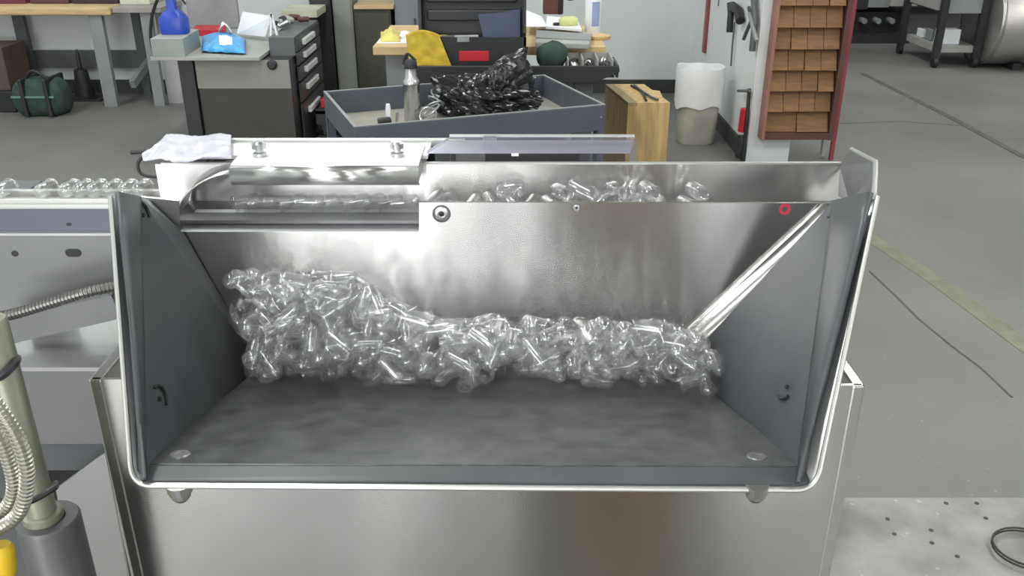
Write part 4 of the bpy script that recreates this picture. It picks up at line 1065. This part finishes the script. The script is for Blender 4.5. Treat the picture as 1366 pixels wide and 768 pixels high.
# ------------------------------------------------------------------ left: desk, drawer cabinet and clutter
DZ = 0.68
dyf = YV(76, DZ); dyb = YV(33, DZ)
dk = thing('grey_desk', 'grey steel desk with black legs carrying the blue spray bottle and wipes', 'desk', (-1.8, dyf, 0))
dl, drr = XU(200, dyf, DZ), XU(346, dyf, DZ)
MB().box(dl, drr, dyf, dyb, DZ - 0.022, DZ).obj('desk_top', GREYL, dk, bevel=0.003)
kx0_ = XU(264, dyf + 0.06, 0.5)
for x in (XU(232, dyf, DZ), ):
    MB().box(x, kx0_ - 0.01, dyf + 0.05, dyf + 0.12, 0.02, DZ - 0.022).obj('leg', BLACKM, dk)
    MB().box(x - 0.02, x + 0.15, dyf + 0.04, dyf + 0.3, 0, 0.02).obj('leg_foot', BLACKM, dk)
MB().box(dl + 0.02, XU(236, dyf + 0.3, 0.4), dyf + 0.4, dyf + 0.44, 0.12, DZ - 0.022).obj('modesty_panel', mat('speckled_grey_panel', (0.07, 0.075, 0.085), 0.7, 0, 0.4, 60), dk)
# drawer cabinet
kx0, kx1 = XU(264, dyf + 0.06, 0.5), XU(388, dyf + 0.06, 0.5)
ky0, ky1 = dyf + 0.06, dyf + 0.95
dc = thing('drawer_cabinet', 'black tool cabinet with five pale drawer handles beside the grey desk', 'cabinet', (kx0, ky0, 0))
MB().box(kx0, kx1, ky0 + 0.01, ky1, 0.04, DZ - 0.03).obj('cabinet_body', BLACKM, dc)
zs = ZV(118, ky0)
MB().box(kx0, kx1, ky0, ky0 + 0.01, zs, DZ - 0.03).obj('upper_side_panel', mat('warm_grey_panel', (0.25, 0.245, 0.22), 0.6, 0, 0.08), dc)
MB().box(kx0 + 0.01, kx1, ky0, ky0 + 0.01, 0.04, zs).obj('lower_side_panel', mat('dark_brown_panel', (0.045, 0.042, 0.038), 0.6, 0, 0.15), dc)
MB().box(kx0 + 0.02, kx1 - 0.02, ky0 + 0.03, ky1 - 0.02, 0, 0.04).obj('cabinet_plinth', BLACK, dc)
MB().box(max(kx1 - 0.22, drr + 0.01), kx1 + 0.01, ky0 + 0.15, ky1, DZ - 0.03, DZ + 0.08).obj('top_chest', GREYD, dc)
MB().lathe([(0.03, 0), (0.03, 0.012), (0.02, 0.02), (0, 0.02)], 16, (XU(364, ky0, 0.6), ky0, ZV(86, ky0)), (0, -1, 0)).obj('cable_port', BLACK, dc)
zh = [DZ + 0.03, DZ - 0.05, DZ - 0.14, DZ - 0.25, DZ - 0.40]
ztop = DZ + 0.075
for k, z in enumerate(zh):
    zb_ = (z + zh[k + 1]) / 2 if k < 4 else 0.1
    d_ = MB().box(kx1 + 0.01, kx1 + 0.022, ky0 + 0.16, ky1 - 0.02, zb_ + 0.006, ztop - 0.006).obj('drawer', BLACKM, dc)
    ztop = zb_
    MB().box(kx1 + 0.022, kx1 + 0.045, ky0 + 0.3, ky0 + 0.62, z - 0.018, z + 0.018).obj('handle', mat('pale_handle', (0.6, 0.6, 0.58), 0.4), d_, bevel=0.004)
# clutter on the desk
q = [AtZ(204, 76, DZ), AtZ(247, 76, DZ), AtZ(268, 62, DZ), AtZ(232, 60, DZ)]
gb = thing('grey_green_box', 'grey-green cardboard box at the desk corner under the spray bottle', 'box', q[0])
MB().prism(q, (0, 0, 0.10)).obj('box_body', mat('grey_green_card', (0.27, 0.3, 0.28), 0.6), gb)
MB().prism([p_ + Vector((0, 0, 0.10)) for p_ in q], (0, 0, 0.006)).obj('box_lid', GREYL, gb, bevel=0.002)
p = AtZ(241, 46, DZ + 0.107)
p = (q[0] + q[1] + q[2] + q[3]) / 4 + Vector((0.0, 0.0, 0.107))
spb = thing('spray_bottle', 'blue spray bottle with white trigger standing on the grey-green box', 'bottle', p)
def rsq(rx, ry, n=20): return [(rx * math.copysign(abs(math.cos(a)) ** 0.5, math.cos(a)), ry * math.copysign(abs(math.sin(a)) ** 0.5, math.sin(a))) for a in [2 * PI * k / n for k in range(n)]]
vs, fs = [], []; prof = [(0.078, 0.055, 0), (0.082, 0.058, 0.02), (0.082, 0.058, 0.09), (0.06, 0.045, 0.12), (0.03, 0.03, 0.145), (0.027, 0.027, 0.2), (0.022, 0.022, 0.22)]
for (a, b, h) in prof: vs += [tuple(p + Vector((x, y, h))) for x, y in rsq(a, b)]
for i in range(len(prof) - 1):
    for k in range(20): fs.append((i * 20 + k, i * 20 + (k + 1) % 20, (i + 1) * 20 + (k + 1) % 20, (i + 1) * 20 + k))
fs += [tuple(range(20)), tuple(range(len(vs) - 20, len(vs)))]
MB().add(vs, fs).obj('bottle_body', BLUEP, spb, smooth=True)
MB().lathe([(0.026, 0.215), (0.026, 0.245), (0.018, 0.25)], 16, p, (0, 0, 1)).obj('collar', PAPER, spb, smooth=True)
MB().box(p.x - 0.03, p.x + 0.08, p.y - 0.014, p.y + 0.014, p.z + 0.25, p.z + 0.29).obj('spray_head', PAPER, spb, bevel=0.006)
MB().tube(arc_pts([p + Vector((0.05, 0, 0.25)), p + Vector((0.065, 0, 0.21)), p + Vector((0.085, 0, 0.17))], 5), 0.007, 8).obj('trigger', BLACK, spb, smooth=True)
# wipes packet
def wipe(a, b):
    q_ = AtZ(270 + 58 * a, 71 - 19 * b + 3 * a, DZ)
    e = (math.sin(PI * min(1, max(0, a)))) ** 0.5 * (math.sin(PI * b)) ** 0.5
    return Vector((q_.x, q_.y, DZ + 0.012 + e * 0.07 + 0.008 * noise.noise(Vector((a * 8, b * 6, 0)))))
wp = thing('wipes_packet', 'soft blue and white wipes packet lying on the grey desk', 'packet', AtZ(296, 58, DZ))
MB().grid(wipe, 24, 14).obj('packet_film', BLUEL, wp, smooth=True, solid=0.003)
MB().grid(lambda a, b: wipe(0.42 + 0.3 * a, 0.08 + 0.3 * b) + Vector((0, -0.002, 0.004)), 8, 5).obj('packet_label', PAPER, wp, smooth=True)
def tis(a, b):
    q_ = wipe(0.42 + 0.3 * a, 0.55 + 0.3 * b)
    return q_ + Vector((0, 0, 0.008 + 0.075 * math.sin(PI * a) * (0.6 + 0.4 * noise.noise(Vector((a * 4, b * 4, 3)))) ))
MB().grid(tis, 10, 6).obj('pulled_tissue', PAPER, wp, smooth=True, solid=0.003)
tag(MB().prism([AtZ(258, 48, DZ), AtZ(300, 48, DZ), AtZ(302, 41, DZ), AtZ(262, 41, DZ)], (0, 0, 0.04)).obj('red_book', REDP, bevel=0.003), 'red book lying behind the wipes packet', 'book')
q0, q1 = AtZ(248, 40, DZ), AtZ(316, 40, DZ)
tag(MB().box(q0.x, q1.x, q0.y + 0.07, q0.y + 0.11, DZ, DZ + 0.5).obj('grey_panel_case', mat('cool_grey_case', (0.28, 0.28, 0.29), 0.6), bevel=0.006), 'upright grey case standing behind the red book', 'case')
tag(MB().prism([AtZ(316, 45, DZ + 0.03), AtZ(354, 49, DZ + 0.03), AtZ(362, 22, DZ + 0.16), AtZ(324, 16, DZ + 0.16)], (0, 0.0, 0.004)).obj('white_document', PAPER), 'large white document propped at the back of the desk', 'paper')
cs_ = thing('easel_stand', 'small white wire stand beside the propped document', 'stand', AtZ(362, 55, DZ))
for (a, b) in (((361, 56), (362, 18)), ((362, 18), (370, 48)), ((352, 36), (362, 18))):
    MB().bar(AtY(a[0], a[1], dyf + 0.3), AtY(b[0], b[1], dyf + 0.3), 0.012).obj('stand_rod', WHITE, cs_)
rg = random.Random(8)
for k in range(8):
    u = 368 + (k % 4) * 10 + 3 * (k // 4); v = 42 - (k // 4) * 3 - (k % 4) * 4
    p = AtZ(u, v, DZ + 0.085)
    o = MB().lathe([(0.01, 0), (0.018, 0.01), (0.018, 0.07), (0.008, 0.08)], 10, p + Vector((0, 0, 0.018)), (rg.uniform(-1, 1), rg.uniform(-0.5, 1), 0.1)).obj('loose_fitting', [SCREW, BLACK, GREYL, REDB][k % 4], smooth=True)
    tag(o, ['bright metal fitting scattered on top of the black drawer cabinet', 'black fitting scattered on top of the black drawer cabinet', 'pale grey fitting scattered on top of the black drawer cabinet', 'dark red fitting scattered on top of the black drawer cabinet'][k % 4], 'fitting', 'fittings on the drawer cabinet')
# low black shelf trolley with red box
lx0, lx1 = XU(402, dyf + 0.5, 0.3), XU(462, dyf + 0.5, 0.3)
lsz = 0.26; ly = YV(148, lsz)
lt = thing('low_trolley', 'low black tray trolley beside the drawer cabinet', 'trolley', (lx0, ly, 0))
lx0, lx1 = kx1 + 0.06, XU(470, ly, lsz)
MB().box(lx0, lx1, ly, ly + 0.55, lsz - 0.02, lsz).box(lx0, lx1, ly, ly + 0.015, lsz - 0.09, lsz + 0.01).obj('tray', BLACKM, lt)
MB().box(lx0, lx1 - 0.1, ly + 0.02, ly + 0.5, 0.05, 0.09).obj('base', BLACK, lt)
for x in (lx0 + 0.03, lx1 - 0.04):
    MB().box(x, x + 0.03, ly + 0.05, ly + 0.5, 0.0, lsz - 0.02).obj('leg', BLACKM, lt)
q = AtZ(416, 144, lsz); q.x = max(q.x, lx0 + 0.02); q.z = lsz
MBr = MB().box(q.x, q.x + 0.13, q.y, q.y + 0.2, lsz, lsz + 0.055).box(q.x + 0.02, q.x + 0.11, q.y + 0.03, q.y + 0.17, lsz + 0.055, lsz + 0.065)
tag(MBr.obj('red_box', REDP, bevel=0.004), 'red plastic box in the low black tray trolley', 'box')
for k in range(4):
    q = AtZ(446 + 4 * k, 146 - 3 * k, lsz)
    tag(MB().lathe([(0.02, 0), (0.024, 0.012), (0.01, 0.03), (0, 0.03)], 12, q, (0.2 * k - 0.3, 0.3, 1)).obj('metal_fitting', SCREW, smooth=True), 'shiny metal fitting beside the red box in the low trolley', 'fitting', 'fittings in the low trolley')
# tall grey cabinets behind
def cab(u0, u1, v_bot, top, m, name, label, dep=0.45, door=None):
    Yc = min(G(u0, v_bot).y, BY - 0.3); dep = BY - 0.03 - Yc
    xa, xb = XU(u0, Yc, 0.4), XU(u1, Yc, 0.4)
    t = thing(name, label, 'cabinet', ((xa + xb) / 2, Yc, 0))
    MB().box(xa, xb, Yc, Yc + dep, 0.03, top).obj('cabinet_body', m, t, bevel=0.006)
    MB().box(xa + 0.01, xb - 0.01, Yc + 0.02, Yc + dep, 0, 0.03).obj('cabinet_plinth', BLACK, t)
    MB().box(xa + 0.012, xb - 0.012, Yc - 0.012, Yc, 0.06, top - 0.03).obj('cabinet_door', door or m, t, bevel=0.003)
    MB().box(xb - 0.045, xb - 0.03, Yc - 0.03, Yc - 0.012, top * 0.55, top * 0.55 + 0.1).obj('handle', BLACKM, t)
    return t
cab(448, 474, 128, 2.0, mat('greenish_grey', (0.26, 0.27, 0.25), 0.55), 'narrow_locker', 'narrow pale grey locker behind the low black trolley', 0.4)
cab(418, 446, 122, 1.9, BLACKM, 'dark_locker', 'narrow black locker beside the pale grey one', 0.4)
lc = cab(475, 524, 126, 0.72, mat('dark_olive', (0.06, 0.06, 0.045), 0.6), 'low_cabinet', 'low dark olive cabinet with a wooden top near the bench end', 0.4)
MB().box(XU(473, lc.location.y, 0.7), XU(526, lc.location.y, 0.7), lc.location.y - 0.03, BY - 0.03, 0.721, 0.75).obj('wooden_top', WOODT, lc)
cab(529, 562, 122, 1.0, mat('slate_grey', (0.19, 0.21, 0.23), 0.5), 'slate_cabinet', 'slate grey cabinet standing behind the wooden bench end', 0.4)
tag(MB().box(XU(532, 7.35, 1), XU(556, 7.35, 1), 7.33, 7.55, 1.0, 1.5).obj('grey_carton', mat('pale_warm_grey', (0.42, 0.41, 0.38), 0.7), bevel=0.004), 'pale grey carton standing on the slate cabinet', 'carton')
tag(MB().box(XU(372, 6.9, 0.9), XU(420, 6.9, 0.9), 6.9, 7.25, ZV(14, 6.9) - 0.05, ZV(14, 6.9)).obj('cream_board', mat('cream_board', (0.55, 0.54, 0.42), 0.6)), 'cream board behind the clutter on the drawer cabinet', 'board')
tag(MB().box(XU(376, 6.9, 0.4), XU(416, 6.9, 0.4), 6.92, 7.24, 0.0, ZV(14, 6.9) - 0.05).obj('black_crate', BLACKM, bevel=0.01), 'tall black crate carrying the cream board', 'crate')

# ------------------------------------------------------------------ far left workbench
wz = 0.76
wy = YV(10, wz)
wk = thing('workbench', 'grey steel workbench with a thick yellowish wooden top', 'workbench', (-3.6, wy, 0))
wx0, wx1 = XU(-160, wy, wz), XU(146, wy, wz)
MB().box(wx0, wx1, wy, BY - 0.09, wz - 0.06, wz).obj('bench_top', WOODT, wk, bevel=0.014, segs=3)
lxr = XU(135, wy, 0.4)
def wleg(u0, v0, u1, v1, Y, wd, nm='leg', m=None):
    a, b = AtY(u0, v0, Y), AtY(u1, v1, Y)
    MB().prism([(a.x - wd / 2, Y, wz - 0.06), (a.x + wd / 2, Y, wz - 0.06), (a.x + wd / 2, Y, 0), (a.x - wd / 2, Y, 0)], (0, 0.05, 0)).obj(nm, m or GREYM, wk)
wleg(150, 150, 150, 150, wy + 0.03, 0.10)
wleg(42, 110, 0, 0, BY - 0.16, 0.09, m=GREYD)
MB().box(wx0, wx1, BY - 0.08, BY - 0.04, 0.22, 0.36).obj('rear_stringer', GREYD, wk)
sd = thing('side_table', 'narrow grey steel table joined up to the wooden workbench', 'table', (-3.0, wy, 0))
ax, bx_ = wx1 + 0.01, XU(212, wy, wz)
MB().box(ax, bx_, wy + 0.02, BY - 0.03, wz - 0.04, wz - 0.005).obj('table_top', mat('pink_grey_top', (0.33, 0.29, 0.27), 0.5), sd)
MB().box(XU(199, wy, 0.4) - 0.04, XU(199, wy, 0.4) + 0.04, wy + 0.05, wy + 0.1, 0, wz - 0.04).obj('leg', GREYM, sd)
MB().box(XU(186, BY - 0.1, 0.4) - 0.03, XU(186, BY - 0.1, 0.4) + 0.03, BY - 0.1, BY - 0.05, 0, wz - 0.04).obj('leg', GREYD, sd)
MB().bar((wx1 + 0.03, wy + 0.1, 0.16), (XU(192, wy + 0.3, 0.3), BY - 0.08, 0.3), 0.04, 0.06).obj('brace', GREYM, sd)
tag(MB().tube(arc_pts([AtY(212, -6, wy - 0.02), AtY(203, 20, wy - 0.02), AtY(201, 50, wy - 0.02), AtY(206, 76, wy - 0.02)], 6), 0.012, 8).obj('hanging_cable', BLACK, smooth=True), 'black cable hanging down in front of the narrow grey table', 'cable')
tag(MB().box(XU(193, wy - 0.1, 0.6), XU(214, wy - 0.1, 0.6), wy + 0.15, wy + 0.2, 0.0, wz - 0.045).obj('pale_divider', mat('pale_lilac_grey', (0.42, 0.41, 0.43), 0.6)), 'pale grey upright divider under the narrow table', 'divider')
for (u0, u1, h, m, lab, nm, ct) in ((96, 158, 0.05, BLACKM, 'closed black laptop at the edge of the wooden workbench', 'black_laptop', 'laptop'), (40, 92, 0.04, REDB, 'dark red binder lying on the wooden workbench', 'red_binder', 'binder'), (-10, 34, 0.04, mat('wine_cover', (0.15, 0.03, 0.05), 0.5), 'wine red folder lying on the wooden workbench', 'wine_folder', 'folder')):
    Yb = wy + 0.22
    xa, xb = XU(u0, Yb, wz), XU(u1, Yb, wz)
    xb = min(xb, wx1 - 0.01)
    tag(MB().box(xa, xb, Yb, Yb + 0.3, wz, wz + h).obj(nm, m, bevel=0.008), lab, ct)
tag(MB().box(XU(160, wy + 0.2, wz), XU(200, wy + 0.2, wz), wy + 0.2, wy + 0.5, wz - 0.005, wz + 0.05).obj('cream_tray', mat('cream_plastic', (0.6, 0.62, 0.5), 0.5), bevel=0.006), 'cream plastic tray on the narrow grey table', 'tray')
# green bag under the bench
gpt = G(50, 158)
gbg = thing('green_bag', 'dark green canvas tool bag on the floor under the workbench', 'bag', (gpt.x, gpt.y + 0.1, 0))
def gb_(a, b):
    t = 2 * PI * a; ph = PI * b
    c_, s_ = math.cos(t), math.sin(t); e = (abs(c_) ** 4 + abs(s_) ** 4) ** -0.25
    ee = math.sin(ph) ** 0.5
    k = 1 + 0.06 * noise.noise(Vector((c_ * 2, s_ * 2, b * 3)))
    return Vector((gpt.x + 0.2 * k * e * c_ * ee, gpt.y + 0.15 + 0.13 * k * e * s_ * ee, max(0.002, 0.13 - 0.15 * math.cos(ph) * k)))
MB().grid(gb_, 28, 14).obj('bag_body', GREENB, gbg, smooth=True)
for dx in (-0.08, 0.1):
    MB().box(gpt.x + dx - 0.015, gpt.x + dx + 0.015, gpt.y + 0.0, gpt.y + 0.3, 0.01, 0.29).obj('bag_strap', BLACK, gbg, bevel=0.01)
MB().tube(arc_pts([(gpt.x - 0.08, gpt.y + 0.1, 0.27), (gpt.x, gpt.y + 0.08, 0.34), (gpt.x + 0.1, gpt.y + 0.1, 0.27)], 6), 0.012, 8).obj('bag_handle', BLACK, gbg, smooth=True)
MB().box(gpt.x - 0.17, gpt.x + 0.15, gpt.y + 0.01, gpt.y + 0.022, 0.15, 0.165).obj('bag_trim', mat('pale_green_trim', (0.12, 0.2, 0.16), 0.7), gbg)
cp = G(115, 132)
cn = thing('black_cone', 'black tapered stand on the floor under the workbench', 'stand', cp)
MB().lathe([(0.10, 0), (0.10, 0.02), (0.075, 0.03), (0.05, 0.24), (0.018, 0.25), (0.015, 0.36), (0.004, 0.4), (0, 0.4)], 18, cp, (0, 0, 1)).obj('stand_body', BLACK, cn, smooth=True)
MB().box(cp.x - 0.16, cp.x + 0.16, cp.y - 0.1, cp.y + 0.1, 0, 0.015).obj('stand_foot', BLACKM, cn, bevel=0.004)
bxp = G(8, 150)
tag(MB().box(bxp.x - 0.5, bxp.x + 0.08, bxp.y, bxp.y + 0.4, 0.0, 0.16).obj('black_crate', BLACK, bevel=0.01), 'low black crate under the brown carton by the workbench', 'crate')
tag(MB().box(bxp.x - 0.5, bxp.x + 0.05, bxp.y + 0.05, bxp.y + 0.4, 0.16, 0.48).obj('brown_carton', mat('dark_brown_card', (0.09, 0.06, 0.045), 0.8), bevel=0.004), 'dark brown carton stacked on the low black crate', 'carton')

# ------------------------------------------------------------------ unseen objects added behind the camera to shape the steel reflections
def locker(x, y, wx, wy_, h, m, label):  # added lockers, dark and pale shapes for the steel to mirror
    t = thing('added_locker', label, 'locker', (x, y, 0))
    MB().box(x - wx / 2, x + wx / 2, y - wy_ / 2, y + wy_ / 2, 0, h - 0.04).obj('locker_body', m, t, bevel=0.01)
    MB().box(x - wx / 2 - 0.01, x + wx / 2 + 0.01, y - wy_ / 2 - 0.01, y + wy_ / 2 + 0.01, h - 0.04, h).obj('locker_top', m, t, bevel=0.008)
locker(0.32, -4.5, 0.26, 0.6, 2.1, BLACKM, 'tall black locker added out of view as a dark reflection in the steel')
locker(-0.15, -4.5, 0.14, 0.6, 2.1, GREYD, 'tall dark grey locker added out of view as a dark reflection in the steel')
locker(2.9, -4.5, 1.0, 0.6, 1.9, GREYL, 'wide pale grey cabinet added out of view as a pale reflection in the steel')
def carton(x0, x1, h, m, label):  # added unseen cartons that give the steel white and brown streaks
    xm = (x0 + x1) / 2
    pc = thing('added_carton', label, 'carton', (xm, -0.7, 0))
    MB().box(x0, x1, -0.95, -0.5, 0, h).obj('carton_body', m, pc)
    for (a, b) in ((x0, xm - 0.002), (xm + 0.002, x1)): MB().box(a, b, -0.95, -0.5, h, h + 0.006).obj('carton_flap', m, pc)
carton(0.15, 0.43, 0.75, CARD, 'brown cardboard carton added out of view to reflect brown in the machine front')
carton(-0.80, -0.47, 0.95, PAPER, 'wide white carton added out of view to reflect white in the machine front')
carton(-0.30, -0.17, 0.95, PAPER, 'slim white carton added out of view as a bright streak in the steel')
carton(0.56, 0.70, 0.95, PAPER, 'white carton added out of view as a light streak on the right')
kc = thing('added_case', 'black instrument case added out of view as a dark streak in the steel', 'case', (0.07, -0.7, 0))  # unseen black case added for a dark reflected streak
MB().box(0.01, 0.12, -0.95, -0.5, 0, 0.6).obj('case_body', BLACK, kc, bevel=0.01)
MB().tube(arc_pts([(0.065, -0.8, 0.6), (0.065, -0.77, 0.64), (0.065, -0.68, 0.64), (0.065, -0.65, 0.6)], 5), 0.008, 8).obj('case_handle', BLACK, kc)
